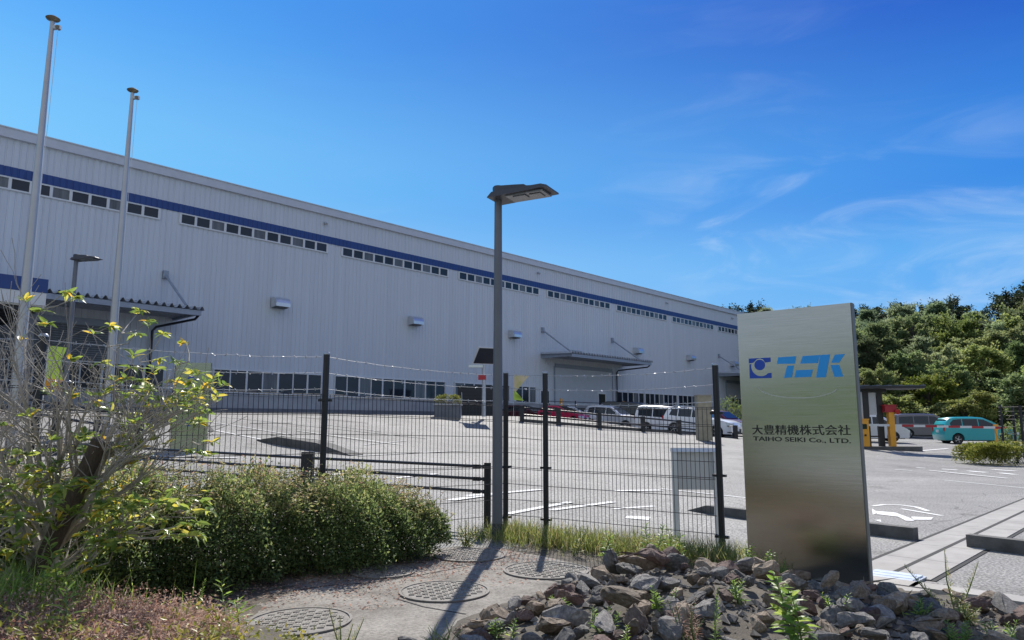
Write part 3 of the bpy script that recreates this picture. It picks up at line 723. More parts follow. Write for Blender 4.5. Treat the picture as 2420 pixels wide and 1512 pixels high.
# ------------------------------------------------------------------ big steel sign
SR = Vector((3.432, 7.16)); SLp = Vector((2.522, 7.925)); ST = 2.80
sdir = (SR - SLp).normalized(); SW = (SR - SLp).length; snrm = Vector((-sdir.y, sdir.x)); snrm = snrm if snrm.dot(-SR) > 0 else -snrm
sign = thing('sign_monolith', 'tall brushed stainless steel sign slab with a blue emblem, standing behind the rock heap', 'sign', (SLp.x, SLp.y, 0.02), math.atan2(sdir.y, sdir.x))
# local frame: +x along the face, face at y=0 looking to -y
MB().b2((0, 0, .03), (SW, .1, ST)).build('panel', M['steel'], sign)
MB().b2((SW, .004, .03), (SW + .012, .096, ST)).b2((.05, .02, ST), (SW - .02, .08, ST + .003)).build('edge_trim', mat('edge_steel', (.17, .17, .155), .55, .3), sign)
MB().b2((.06, .02, -.06), (SW - .06, .09, .03)).build('plinth', M['slot'], sign)
sl_ = MB().b2((SLp.x - .2, 0, 0), (0, 0, 0)); 
def sgn(x, y):
    r = ray(x, y); t = SLp.dot(snrm) / (Vector((r.x, r.y)).dot(snrm)); p = r * t
    return ((Vector((p.x, p.y)) - SLp).dot(sdir), p.z + CZ - .02)
def z4(x, y): return sgn((1820 + x / 3.78) / 1.0583, (740 + y / 3.78) / 1.0583)
def decal(name, polys, m, parent=sign):
    mb = MB()
    for pl_ in polys: mb.prism([z4(*q) for q in pl_], lambda a, b, t: (a, t, b), -.004, -.0005)
    return mb.build(name, m, parent)
decal('lettering', [[(475, 580), (645, 569), (632, 640), (462, 642)], [(560, 660), (622, 657), (605, 768), (530, 775)], [(706, 568), (868, 558), (850, 634), (682, 640)], [(645, 702), (803, 695), (785, 764), (628, 771)],
                    [(872, 558), (965, 552), (925, 768), (833, 771)], [(1010, 555), (1106, 548), (1050, 630), (975, 632)], [(970, 654), (1050, 650), (1090, 761), (1008, 766)]], M['signblue'])
circ = lambda cx, cy, r, a0, a1, n: [(cx + r * math.cos(R(a0 + (a1 - a0) * i / n)), cy + r * math.sin(R(a0 + (a1 - a0) * i / n))) for i in range(n + 1)]
emb = [circ(300, 652, 50, 0, 345, 23), [(197, 592), (402, 581), (403, 622), (352, 630), (332, 600), (300, 590), (268, 600), (240, 630), (198, 638)],
       [(203, 646), (222, 646)] + circ(314, 662, 96, 186, 60, 14) + [(378, 730), (411, 726), (412, 775), (206, 780)]]
decal('emblem', emb, M['signnavy'])
decal('scuff', [[(290 + 375 * (1 - math.cos(R(a))) , 860 + 108 * math.sin(R(a))) for a in range(0, 181, 12)] + [(290 + 375 * (1 - math.cos(R(a))), 852 + 108 * math.sin(R(a))) for a in range(180, -1, -12)]], mat('scuffed_steel', (0.47, 0.465, 0.45), .4, 1.0))
def text(name, body, x0, x1, yb0, yb1, yt0, m, parent, weight=0.0):
    """text whose baseline runs from photo point (x0,yb0) to (x1,yb1) of the sign close-up, cap top at yt0"""
    cu = bpy.data.curves.new(name, 'FONT'); cu.body = body; cu.size = 1; cu.offset = weight
    to = bpy.data.objects.new(name, cu); COL.objects.link(to)
    dg = bpy.context.evaluated_depsgraph_get(); dg.update()
    me = bpy.data.meshes.new_from_object(to.evaluated_get(dg)); bpy.data.objects.remove(to)
    v = np.array([tuple(p.co) for p in me.vertices]); lo, hi = v.min(0), v.max(0)
    a, b, c = z4(x0, yb0), z4(x1, yb1), z4(x0, yt0)
    for p in me.vertices:
        s = (p.co.x - lo[0]) / (hi[0] - lo[0]); t = (p.co.y - lo[1]) / (hi[1] - lo[1])
        p.co = (a[0] + (b[0] - a[0]) * s, -.0035, a[1] + (b[1] - a[1]) * s + (c[1] - a[1]) * t)
    me.name = name
    return link(name, me, m, parent)
text('company_name', '大豊精機株式会社', 230, 1160, 1308, 1316, 1218, M['signblack'], sign, 0.0)
for k_, (dx, dy) in enumerate(((2.5, 0), (0, 1.5))): text('company_name', '大豊精機株式会社', 230 + dx, 1160 + dx, 1308 + dy, 1316 + dy, 1218 + dy, M['signblack'], sign).location.y = -.0006 * (k_ + 1)
text('latin_name', 'TAIHO SEIKI Co., LTD.', 240, 1163, 1374, 1400, 1326, M['signblack'], sign, 0.016)
sb = MB(); sb.box((SW / 2, .05, -.01), (SW + .9, .75, .05)); o = sb.build('sign_footing', M['conc']); o.location = sign.location; o.rotation_euler = sign.rotation_euler; struct(o)
# the small steel sign on the lot
p = lot(444, 1066); ss = thing('small_sign', 'small brushed steel sign slab standing on the lot behind the leafy shrub', 'sign', p, R(6))
hh = at(457, 857, p.y).z - p.z; w_ = 70 * p.y / F_ / .88
MB().b2((-w_ / 2, 0, 0), (w_ / 2, .1, hh)).build('panel', M['steel'], ss); MB().b2((-w_ / 2 - .02, .01, 0), (-w_ / 2 - .001, .12, hh)).build('edge_trim', M['black'], ss)
MB().tube([(-.12, -.008, hh * .82), (-.02, -.008, hh * .84), (.1, -.008, hh * .8)], .02, 6).box((-.02, -.008, hh * .3), (.1, .008, .1), R(0)).build('emblem', M['signnavy'], ss)
# manhole covers
def manhole(px, w, ry, label):
    c = gnd(px[0], px[1], .06); r = w / F_ * c.y / 2
    o = thing('manhole_cover', label, 'manhole cover', (c.x, c.y, .066), ry, 'manhole covers in the concrete pad')
    MB().lathe([(r, 0), (r, .012), (r - .022, .014), (r - .024, .004)], 40).build('frame', M['iron'], o, True)
    MB().lathe([(r - .032, 0), (r - .032, .008), (r - .05, .0085)], 40).build('lid', M['iron'], o, True)
    tr = MB(); st = .062; n = int(r / st) + 1
    for i in range(-n, n + 1):
        for j in range(-n, n + 1):
            x, y = i * st, j * st
            if math.hypot(x, y) < r - .075:
                d = (.05, .014, .008) if (i + j) % 2 else (.014, .05, .008)
                tr.box((x, y, .0125), d)
                tr.box((x + (0 if (i + j) % 2 else .02), y + (.02 if (i + j) % 2 else 0), .0122), d)
    tr.build('tread_pattern', M['ironbar'], o)
manhole((708, 1470), 232, .15, 'manhole cover nearest the viewer, at the bottom edge beside the dry brown plants')
manhole((1050, 1399), 205, .2, 'manhole cover under the lamp post shadow in the middle of the concrete pad')
manhole((1290, 1349), 195, .1, 'manhole cover crossed by the fence post shadow, left of the rock heap')
manhole((1110, 1313), 165, 0, 'manhole cover farthest back, at the foot of the lamp post')
manhole((905, 1352), 150, .3, 'manhole cover half in the shadow of the hedge')

# ------------------------------------------------------------------ rocks
def rock_mesh(seed, ax):
    r = random.Random(seed); bm = bmesh.new()
    for _ in range(r.randint(13, 20)):
        v = Vector((r.gauss(0, 1), r.gauss(0, 1), r.gauss(0, 1))).normalized() * r.uniform(.8, 1.08)
        bm.verts.new((v.x * ax[0], v.y * ax[1], v.z * ax[2]))
    res = bmesh.ops.convex_hull(bm, input=bm.verts)
    bmesh.ops.delete(bm, geom=[g for g in res['geom_interior'] if isinstance(g, bmesh.types.BMVert)], context='VERTS')
    bmesh.ops.bevel(bm, geom=list(bm.edges), offset=.07, segments=1, affect='EDGES', profile=.6)
    bmesh.ops.triangulate(bm, faces=bm.faces)
    bmesh.ops.subdivide_edges(bm, edges=[e for e in bm.edges if e.calc_length() > .35], cuts=1, use_grid_fill=True)
    for v in bm.verts: v.co += Vector((r.gauss(0, .028), r.gauss(0, .028), r.gauss(0, .028)))
    bmesh.ops.triangulate(bm, faces=bm.faces)
    me = bpy.data.meshes.new('rock'); bm.to_mesh(me); bm.free(); me.materials.append(M['rock_grey']); return me
ROCKS = [rock_mesh(40 + i, ((1.15, .85, .62), (1, .9, .75), (1.3, .75, .55), (1.05, 1.0, .5), (1.2, .8, .8))[i % 5]) for i in range(22)]
placed = []
RK_LABEL = {'rock_grey': ('blue grey angular rock in the heap in front of the steel sign', 'grey rocks of the heap'),
            'rock_tan': ('pale tan brown angular rock in the heap in front of the steel sign', 'tan rocks of the heap'),
            'rock_rust': ('reddish brown angular rock in the heap in front of the steel sign', 'reddish rocks of the heap')}
def rock(x, y, r, m, z=None, label=None, sc=(1, 1, 1), rot=None):
    o = bpy.data.objects.new('rock', random.choice(ROCKS)); COL.objects.link(o)
    o.location = (x, y, soil(x, y) + r * random.choice((.35, .45, .8)) if z is None else z)
    o.rotation_euler = rot or (random.gauss(0, .35), random.gauss(0, .35), random.uniform(0, 6.3)); o.scale = (r * sc[0], r * sc[1], r * sc[2])
    o.material_slots[0].link = 'OBJECT'; o.material_slots[0].material = M[m]
    if label: tag(o, label, 'rock')
    else: tag(o, RK_LABEL[m][0], 'rock', RK_LABEL[m][1])
    placed.append((x, y, r))
def rp(px, py, z): return gnd(px, py, z)
for px, py, z, r, m, sc, lb in [(1500, 1330, .4, .15, 'rock_tan', (1.2, .8, .9), 'large tan rock at the left of the heap top, below the grass strip'),
                                (1578, 1322, .42, .17, 'rock_rust', (1.2, .8, .75), 'large dark red brown rock crowning the heap'),
                                (1362, 1462, .2, .105, 'rock_white', (1.3, .9, .35), 'flat white slab of rock lying on the front slope of the heap'),
                                (1280, 1490, .14, .07, 'rock_white', (1.5, .8, .3), 'thin white stone flake at the heap front, left of the white slab'),
                                (1395, 1372, .33, .14, 'rock_grey', (1.3, .9, .8), 'big grey green boulder on the left shoulder of the heap'),
                                (1545, 1300, .52, .09, 'rock_tan', (1, .9, .9), 'pale pointed rock standing highest on the heap'),
                                (2340, 1420, .1, .13, 'rock_tan', (1.1, .9, .8), 'square tan rock at the right end of the heap by the asphalt')]:
    p = rp(px, py, z); rock(p.x, p.y, r, m, z, lb, sc)
tries = 0; want = [(125, .095, .16), (115, .065, .095), (45, .045, .065)]
for n, lo, hi in want:
    got = 0; tries = 0
    while got < n and tries < 9000:
        tries += 1
        y = random.uniform(3.75, 6.95); x = random.uniform(-1.0, 5.0)
        if abs(x) / y > .78: continue
        edge = np.interp(x, [-1, -.5, 0, .5, 1, 2, 3, 4, 5], [5.0, 5.4, 6.0, 6.55, 6.8, 6.95, 6.75, 6.5, 5.8])
        front = np.interp(x, [-1, 0, 5], [4.5, 3.7, 3.7])
        if y > edge or y < front: continue
        if (Vector((x, y)) - SR).length < .25 or side_of_bound(x, y) < .12: continue
        if x > 2.6 and y > 6.35 and random.random() < .6: continue
        if x > 3.3 and y < 5.6 and random.random() < .82: continue
        r = random.uniform(lo, hi)
        if any((x - a) ** 2 + (y - b) ** 2 < (.5 * (r + c)) ** 2 for a, b, c in placed): continue
        m = random.choices(['rock_grey', 'rock_tan', 'rock_rust'], [.4, .46, .14])[0]
        rock(x, y, r, m, sc=(1, random.uniform(.75, 1), random.uniform(.75, 1.1))); got += 1

# rubble between the rocks: chips nobody could count
def rubble():
    mb = MB(); k = 0
    while k < 2600:
        y = random.uniform(3.75, 7.0); x = random.uniform(-1.1, 5.2)
        edge = np.interp(x, [-1, -.5, 0, .5, 1, 2, 3, 4, 5], [5.1, 5.5, 6.1, 6.65, 6.9, 7.0, 6.85, 6.6, 5.9])
        if abs(x) / y > .8 or y > edge or side_of_bound(x, y) < .1: continue
        s = random.choice([.012, .018, .025, .035, .045]) * random.uniform(.7, 1.2); z = soil(x, y)
        pts = [Vector((random.gauss(0, 1), random.gauss(0, 1), random.gauss(0, .7))).normalized() * s * random.uniform(.7, 1.1) for _ in range(6)]
        o = [Vector((s, 0, 0)), Vector((-s * .9, .2 * s, 0)), Vector((0, s * .8, 0)), Vector((.1 * s, -s * .8, 0)), Vector((.2 * s, 0, s * .7)), Vector((0, 0, -s * .5))]
        a = random.uniform(0, 6.28); c, sn = math.cos(a), math.sin(a)
        v = [(x + (p.x + q.x * .3) * c - (p.y + q.y * .3) * sn, y + (p.x + q.x * .3) * sn + (p.y + q.y * .3) * c, z + p.z + q.z * .2 + s * .2) for p, q in zip(o, pts)]
        mb.add(v, [(0, 2, 4), (2, 1, 4), (1, 3, 4), (3, 0, 4), (2, 0, 5), (1, 2, 5), (3, 1, 5), (0, 3, 5)]); k += 1
    o = mb.build('rubble', mat('rubble', (.09, .08, .07), .9, 0, col2=(.26, .235, .2), vscale=9)); stuff(o, 'small stone chips and grit filling the gaps of the rock heap', 'rubble')
rubble()

# ------------------------------------------------------------------ leaf materials
LM = {}
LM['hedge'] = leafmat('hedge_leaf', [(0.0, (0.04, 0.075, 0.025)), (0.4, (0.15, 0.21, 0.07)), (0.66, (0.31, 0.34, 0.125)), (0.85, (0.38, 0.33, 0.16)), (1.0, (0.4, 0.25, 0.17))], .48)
LM['shrub'] = leafmat('shrub_leaf', [(0.0, (0.1, 0.17, 0.04)), (0.5, (0.2, 0.29, 0.06)), (0.76, (0.36, 0.41, 0.08)), (0.92, (0.55, 0.47, 0.07)), (1.0, (0.66, 0.42, 0.03))], .5, .35)
LM['grass'] = leafmat('grass_blade', [(0.0, (0.09, 0.135, 0.03)), (0.45, (0.19, 0.24, 0.06)), (0.7, (0.33, 0.34, 0.1)), (1.0, (0.4, 0.31, 0.17))], .45)
LM['weed'] = leafmat('weed_leaf', [(0.0, (0.09, 0.17, 0.035)), (0.6, (0.19, 0.31, 0.06)), (1.0, (0.34, 0.42, 0.1))], .5)
LM['dry'] = leafmat('dry_stem', [(0.0, (0.17, 0.095, 0.065)), (0.4, (0.34, 0.205, 0.15)), (0.8, (0.5, 0.34, 0.26)), (1.0, (0.58, 0.46, 0.33))], .35, .7)
LM['cover'] = leafmat('cover_leaf', [(0.0, (0.12, 0.15, 0.03)), (0.6, (0.26, 0.27, 0.05)), (1.0, (0.4, 0.34, 0.07))], .35)
LM['pine'] = leafmat('pine_leaf', [(0.0, (0.065, 0.105, 0.048)), (0.5, (0.125, 0.18, 0.075)), (0.85, (0.18, 0.235, 0.1)), (1.0, (0.23, 0.27, 0.12))], .58, vary=.4)
LM['broad'] = leafmat('broad_leaf', [(0.0, (0.09, 0.135, 0.045)), (0.5, (0.16, 0.215, 0.07)), (0.85, (0.19, 0.23, 0.07)), (1.0, (0.27, 0.28, 0.09))], .52, vary=.35)
LM['lime'] = leafmat('lime_leaf', [(0.0, (0.09, 0.13, 0.03)), (0.5, (0.19, 0.24, 0.055)), (1.0, (0.34, 0.34, 0.1))], .35, vary=.25)
LM['ridge'] = leafmat('ridge_leaf', [(0.0, (0.016, 0.028, 0.016)), (0.6, (0.035, 0.058, 0.028)), (1.0, (0.06, 0.085, 0.04))], .25, vary=.3)

# ------------------------------------------------------------------ hedge behind the concrete pad
def hedge():
    o = thing('hedge', 'long bushy green hedge with reddish tips in front of the mesh fence', 'hedge', (0, 0, 0))
    n = 130000
    t = rng.uniform(-3.7, 1.3, n); c = np.stack([-2.26 + .79 * t + .62 * .32, 8.7 + .62 * t - .79 * .32], 1)
    # cross section: angle round the outside, radius near the shell; lumpy
    a = rng.uniform(-.35, math.pi + .35, n); lump = 1 + .06 * np.sin(t * 2.3 + a) + .13 * np.sin(t * 5.1 + 2 * np.cos(a)) + .1 * np.sin(t * 11.3 + a * 3) + .07 * np.sin(t * 23 + a * 7)
    rr = (1 - np.abs(rng.normal(0, .2, n)) + np.where(rng.random(n) < .14, rng.random(n) * .2, 0)) * lump; end = np.clip((1.42 - t) / .9, .3, 1) ** .6
    cx = np.where(np.cos(a) > 0, .9, .4) * np.cos(a) * rr * end; cz = .2 + np.maximum(np.sin(a), -.25) * rr * .85 * (end ** .6) * np.interp(t, [-3.3, -1.5, 0, 1.3], [.92, .87, .73, .56])
    cz += np.where(cz > .85, np.abs(rng.normal(0, .05, n)), 0)
    P = np.stack([c[:, 0] + cx * .62, c[:, 1] - cx * .79, cz + .1], 1)
    P[:, 2] = np.maximum(P[:, 2], .06)
    dr = np.stack([np.cos(a) * .62, -np.cos(a) * .79, np.sin(a) + .35], 1) * .9 + rng.normal(size=(n, 3)) * .6
    up = np.clip((cz - .55) / .6, 0, 1); rn = np.clip(rng.random(n) * .6 + up * .55 * rng.random(n) + .1 * up + .1 * np.sin(t * 6) * up, 0, 1)  # upper leaves paler and redder: tip colour plus sunlight put into the tone
    rr2 = rng.random(n) < .28; sh_ = rng.random(n)[:, None] ** .5 * .9; ax = np.stack([c[:, 0], c[:, 1], np.full(n, .5)], 1)
    P = np.where(rr2[:, None], ax + (P - ax) * sh_, P)
    lo_ = rng.random(n) < .2; k_ = rng.uniform(-.25, .75, n)
    Q = np.stack([c[:, 0] + k_ * .62, c[:, 1] - k_ * .79, rng.uniform(.05, .5, n)], 1); lo_ &= t < 1.0; P = np.where(lo_[:, None], Q, P)
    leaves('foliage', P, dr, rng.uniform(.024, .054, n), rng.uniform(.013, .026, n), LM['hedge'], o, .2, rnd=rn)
    st = MB()
    for _ in range(160):
        tt = random.uniform(-3.2, .9); b = FENCE_L(tt); k = random.uniform(-.15, .15)
        p = Vector((b.x + .62 * (.62 + k), b.y - .79 * (.62 + k), .02)); q = p + Vector((random.gauss(0, .2), random.gauss(0, .2), random.uniform(.5, .8)))
        st.tube([p, (p + q) / 2 + Vector((random.gauss(0, .05), random.gauss(0, .05), 0)), q], [.009, .006, .003], 4)
    st.build('stems', M['bark'], o)
    # unclipped shoots standing out of the top and front
    P, D, L, W, RN = [], [], [], [], []; sm = MB()
    for _ in range(900):
        tt = random.uniform(-3.25, 1.2); b = FENCE_L(tt); k = random.uniform(.0, .95); hh = float(np.interp(tt, [-3.3, -1.5, 0, 1.3], [1.0, .95, .82, .62])) * (1 - .55 * max(0, k - .25) ** 1.4)
        p = Vector((b.x + .62 * k, b.y - .79 * k, hh)); d = Vector((random.gauss(.15 * k, .35), random.gauss(-.2 * k, .35), random.uniform(.5, 1))).normalized(); l = random.uniform(.08, .34)
        sm.tube([p - d * .1, p + d * l], [.003, .0015], 3)
        for i in range(random.randint(9, 18)):
            f = random.random() ** .7; P.append(tuple(p + d * l * f)); a_ = random.uniform(0, 6.28); D.append((math.cos(a_), math.sin(a_), .5)); L.append(random.uniform(.025, .055)); W.append(random.uniform(.012, .022)); RN.append(min(1, random.uniform(.35, .8) + .25 * f))
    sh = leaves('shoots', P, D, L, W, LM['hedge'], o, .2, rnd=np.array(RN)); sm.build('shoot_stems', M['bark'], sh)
hedge()

# ------------------------------------------------------------------ the half-bare shrub on the left
def shrub():
    base = Vector((-3.5, 5.55, soil(-3.5, 5.55)))
    o = thing('shrub', 'half bare shrub of grey branches with yellow green leaf rosettes at the left', 'shrub', base)
    wood = MB(); tips = []
    def branch(p, d, L, r, lev, leafy):
        n = 4; pts = [p]; rad = [r]; q = p.copy(); dd = d.copy()
        for i in range(n):
            dd = (dd + Vector((random.gauss(0, .12), random.gauss(0, .12), random.gauss(.03, .1)))).normalized()
            q = q + dd * (L / n); pts.append(q.copy()); rad.append(max(.0022, r * (1 - .6 * (i + 1) / n)))
        wood.tube(pts, rad, 7 if lev == 0 else (5 if lev < 3 else 4))
        if lev >= 3 or r < .0045:
            tips.append((q, dd, leafy)); return
        k = {0: 7, 1: 5, 2: 5}[lev]
        for j in range(k):
            f = random.uniform(.3, 1) if j else 1.0; idx = min(n, max(1, int(round(f * n))))
            nd = (dd * .75 + Vector((random.gauss(0, .55), random.gauss(0, .55), random.gauss(.15, .35)))).normalized()
            branch(pts[idx], nd, L * random.uniform(.5, .78), rad[idx] * random.uniform(.5, .75), lev + 1, leafy)
        if lev == 2: tips.append((q, dd, leafy))
    # main limbs fan out of the base; the low and right-hand ones still carry leaves
    limbs = [((-.55, .05, .8), 1.15, .032, .05), ((-.3, .1, 1), 1.35, .036, .06), ((-.1, -.1, 1), 1.4, .04, .06), ((.12, .05, 1), 1.5, .042, .16), ((.3, .1, .95), 1.4, .036, .35), ((.5, 0, .85), 1.3, .034, .55),
             ((.7, .1, .65), 1.2, .028, .7), ((-.8, .1, .55), 1.0, .028, .15), ((.05, .3, 1), 1.3, .034, .1), ((-.4, -.2, .9), 1.2, .03, .06)]
    low = [((.85, -.1, .35), .95, .02, 1.0), ((.7, -.35, .3), .8, .018, 1.0), ((-.5, -.4, .3), .7, .018, 1.0), ((-.8, -.1, .35), .8, .018, 1.0), ((.2, -.6, .4), .6, .016, 1.0), ((.95, .2, .4), 1.0, .02, 1.0), ((-.2, -.6, .35), .6, .016, 1.0)]
    wood.tube([(0, 0, -.1), (.02, 0, .25), (.05, .02, .5)], [.085, .07, .055], 10)
    for d, L, r, lf in limbs: branch(Vector((random.gauss(0, .03), random.gauss(0, .03), random.uniform(.2, .45))), Vector(d).normalized(), L * .8, r, 0, lf)
    for d, L, r, lf in low: branch(Vector((random.gauss(0, .03), random.gauss(0, .03), random.uniform(.08, .3))), Vector(d).normalized(), L * .62, r, 1, lf)
    WP = [Vector(v) for v in wood.v[::9]]
    P, D, L, W, C = [], [], [], [], []
    for q, d, lf in tips:
        if random.random() > lf * .55: continue
        k = random.randint(4, 8)
        for j in range(k):
            a = random.uniform(0, 6.28); dv = Vector((math.cos(a), math.sin(a), random.uniform(.0, .8))) + d * .5
            P.append(q - d * random.uniform(0, .05)); D.append(dv); L.append(random.uniform(.055, .1)); W.append(random.uniform(.021, .034)); C.append(random.uniform(.05, .55))
    # rosettes of the upper right and of the low skirt
    spots = []
    for n_, x0, x1, y0, y1, Y0, Y1 in [(20, 300, 480, 850, 1010, 5.5, 6.0), (14, 180, 330, 1020, 1120, 5.2, 5.8), (40, 200, 490, 1175, 1270, 4.9, 5.6), (36, 0, 140, 1060, 1240, 4.9, 5.6), (12, 120, 260, 1130, 1200, 5.0, 5.5), (8, 200, 290, 1270, 1310, 4.9, 5.2), (4, 180, 330, 830, 980, 5.3, 5.8)]:
        for _ in range(n_): spots.append((random.uniform(x0, x1), random.uniform(y0, y1), random.uniform(Y0, Y1)))
    for px, py, Y in [(155, 690, 5.6), (175, 705, 5.6), (100, 735, 5.5), (115, 765, 5.5), (330, 735, 5.7), (350, 760, 5.7), (320, 790, 5.7), (385, 790, 5.8), (375, 850, 5.8), (440, 810, 5.8), (460, 880, 5.8), (455, 905, 5.8), (465, 940, 5.8), (430, 925, 5.8), (400, 945, 5.8), (410, 900, 5.8),
                      (350, 920, 5.8), (385, 960, 5.8), (300, 930, 5.7), (310, 870, 5.7), (285, 950, 5.7), (470, 1000, 5.8), (260, 770, 5.7), (500, 1045, 5.9), (480, 1070, 5.9), (450, 1065, 5.9)] + spots:
        q = at(px, py, Y) - base
        for j in range(random.randint(7, 11)):
            a = random.uniform(0, 6.28); P.append(q); D.append(Vector((math.cos(a), math.sin(a), random.uniform(-.1, .7)))); L.append(random.uniform(.06, .105)); W.append(random.uniform(.023, .036)); C.append(random.uniform(.1, .85))
        s = min((w_ for w_ in WP if w_.z < q.z + .05), key=lambda w_: (w_ - q).length + .25 * abs(w_.z - q.z)); wood.tube([s, (s + q) / 2 + Vector((random.gauss(0, .03), random.gauss(0, .03), -.02)), q], [.006, .0045, .003], 4)
    leaves('leaves', [tuple(p) for p in P], [tuple(p) for p in D], L, W, LM['shrub'], o, np.array(C), big=True)
    wood.build('branches', M['twig'], o)
random.seed(21); shrub()
st = thing('support_stake', 'thick dark wooden stake leaning to the right through the bare shrub', 'stake', (-3.62, 5.45, soil(-3.6, 5.4) - .1), 0)
q = at(238, 1040, 5.35) - st.location
MB().tube([(0, 0, 0), q * .5, q], [.064, .062, .06], 12).build('stake_log', M['stake'], st, True)
MB().tube([q * .78 + Vector((-.05, -.03, 0)), q * .8 + Vector((0, -.06, .02)), q * .78 + Vector((.06, -.02, -.02))], .008, 5).build('tie_cord', M['twig'], st)

# ------------------------------------------------------------------ grass, dry cover, litter
def grass(name, pts, hmin, hmax, m, label, lean=.35, w=.007):
    P = np.array([(p[0], p[1], soil(p[0], p[1])) for p in pts]); n = len(P)
    D = np.stack([rng.normal(0, lean, n), rng.normal(0, lean, n), np.ones(n)], 1)
    o = leaves(name, P, D, rng.uniform(hmin, hmax, n), w, m, None, .35); stuff(o, label, 'grass'); return o
gp = []
while len(gp) < 10500:
    t = random.random(); a, b = (CORNER, FP3); p = a + (b - a) * (t * 1.5 - .22); e = (b - a).normalized(); nn = Vector((e.y, -e.x)); nn = nn if nn.y < 0 else -nn
    p = p + nn * abs(random.gauss(0, .3)) + nn * -.03
    if p.x > 3.3 or p.x < -1.0: continue
    if gnd(1385, 1338).y - .1 < p.y or True:
        if random.random() < .35 + .65 * (.5 + .5 * math.sin(p.x * 9) * math.sin(p.y * 7)): gp.append((p.x, p.y))
grass('grass', gp, .07, .36, LM['grass'], 'rough yellow green grass along the foot of the mesh fence')
gp = [(random.gauss(-3.6, .45), random.gauss(4.9, .3)) for _ in range(1800)]
grass('tall_grass', gp, .1, .4, LM['weed'], 'dark green grass around the foot of the bare shrub', .3)
def dry():
    n = 24000; x = rng.uniform(-4.6, -1.45, n); y = rng.uniform(3.2, 5.55, n)
    keep = (x < -1.5 - .22 * (y - 3.2) + .12 * np.sin(y * 9)) & (np.abs(x) / y < .95); x, y = x[keep], y[keep]; n = len(x)
    z = np.array([soil(a, b) for a, b in zip(x, y)])
    P = np.stack([x, y, z + rng.uniform(-.01, .05, n)], 1); D = np.stack([rng.normal(0, .8, n), rng.normal(0, .8, n), rng.uniform(.1, 1, n)], 1)
    o = leaves('dry_cover', P, D, rng.uniform(.04, .16, n), rng.uniform(.004, .009, n), LM['dry'], None, .5); stuff(o, 'dry reddish brown dead ground cover at the lower left', 'ground cover')
    # seed heads: tiny clusters
    m = 9000; i = rng.integers(0, n, m); P2 = P[i] + np.stack([rng.normal(0, .05, m), rng.normal(0, .05, m), rng.uniform(.02, .16, m)], 1)
    o = leaves('dry_seed_heads', P2, sphere_dirs(m), rng.uniform(.012, .026, m), rng.uniform(.008, .016, m), LM['dry'], None, .2); stuff(o, 'tiny dry seed heads on the brown ground cover', 'seed heads')
    k = []
    for cx, cy, s, c in [(-1.75, 4.45, .16, 420), (-1.62, 4.0, .2, 420), (-2.0, 3.8, .22, 420), (-1.9, 4.9, .14, 160), (-2.5, 4.1, .2, 260), (-2.75, 3.7, .25, 260), (-1.45, 5.0, .1, 150), (-3.3, 4.2, .2, 160)]:
        for _ in range(c): k.append((random.gauss(cx, s), random.gauss(cy, s)))
    P3 = np.array([(a, b, soil(a, b) + random.uniform(.02, .16)) for a, b in k]); m = len(P3)
    D3 = sphere_dirs(m) * .7 + np.array([0, 0, .6])
    o = leaves('ground_cover', P3, D3, rng.uniform(.025, .055, m), rng.uniform(.014, .026, m), LM['cover'], None, .2); stuff(o, 'low yellow green leafy ground cover among the dry brown stems', 'ground cover')
dry()
def litter():
    pts = []
    while len(pts) < 4800:
        t = random.uniform(-3.4, 2.0); b = FENCE_L(t); k = random.uniform(.7, 2.6) ** 1.0
        p = (b.x + .62 * k, b.y - .79 * k)
        if random.random() < math.exp(-((k - 1.1) / .55) ** 2) + .3: pts.append(p)
    P = np.array([(a, b, max(soil(a, b), .064 if True else 0) + random.uniform(.002, .012)) for a, b in pts]); m = len(P)
    D = sphere_dirs(m); D[:, 2] *= .15
    o = leaves('leaf_litter', P, D, rng.uniform(.02, .045, m), rng.uniform(.01, .02, m), LM['dry'], None, .1); stuff(o, 'dead leaves and crumbs scattered on the concrete below the hedge', 'leaf litter')
litter()

# ------------------------------------------------------------------ single weeds
def weed(px, py, Y, h, label, nleaf=40, LL=.11, WW=.022, m='weed', spread=.5, stems=1, name='weed', droop=.3, taper=True, z=None):
    g = at(px, py, Y); zz = soil(g.x, g.y) if z is None else z
    o = thing(name, label, 'weed', (g.x, g.y, zz)); P, D, L, W = [], [], [], []; sm = MB()
    for s in range(stems):
        lean = Vector((random.gauss(0, .12), random.gauss(0, .12), 1)).normalized() if stems == 1 else Vector((random.gauss(0, .35), random.gauss(0, .35), 1)).normalized()
        hh = h * random.uniform(.75, 1); b = Vector((random.gauss(0, .03), random.gauss(0, .03), 0)) if stems > 1 else Vector()
        sm.tube([b, b + lean * hh * .5 + Vector((random.gauss(0, .015), 0, 0)), b + lean * hh], [.006, .005, .002], 5)
        for i in range(nleaf):
            f = .12 + .88 * (i + .5) / nleaf; a = i * 2.4; up = spread * (.4 + 1.3 * f)
            P.append(tuple(b + lean * hh * f)); D.append((math.cos(a), math.sin(a), up)); k = (1.15 - .75 * f) if taper else 1
            L.append(LL * k * random.uniform(.8, 1.15)); W.append(WW * k)
    sm.build('stem', M['weedstem'], o)
    leaves('leaves', P, D, L, W, LM[m], o, droop, big=LL > .06)
    return o
M['weedstem'] = mat('weed_stem', (0.12, 0.17, 0.05), .6)
random.seed(5)
weed(140, 1400, 4.95, .5, 'bright green lance leaved weed rising from the dry brown cover under the shrub', 40, .15, .03)
weed(145, 1560, 4.2, .34, 'bright green weed at the bottom edge of the dry cover, left corner', 24, .14, .028)
weed(462, 1420, 5.3, .36, 'thin upright weed spike between the dry cover and the hedge shadow', 46, .05, .012, spread=1.1)
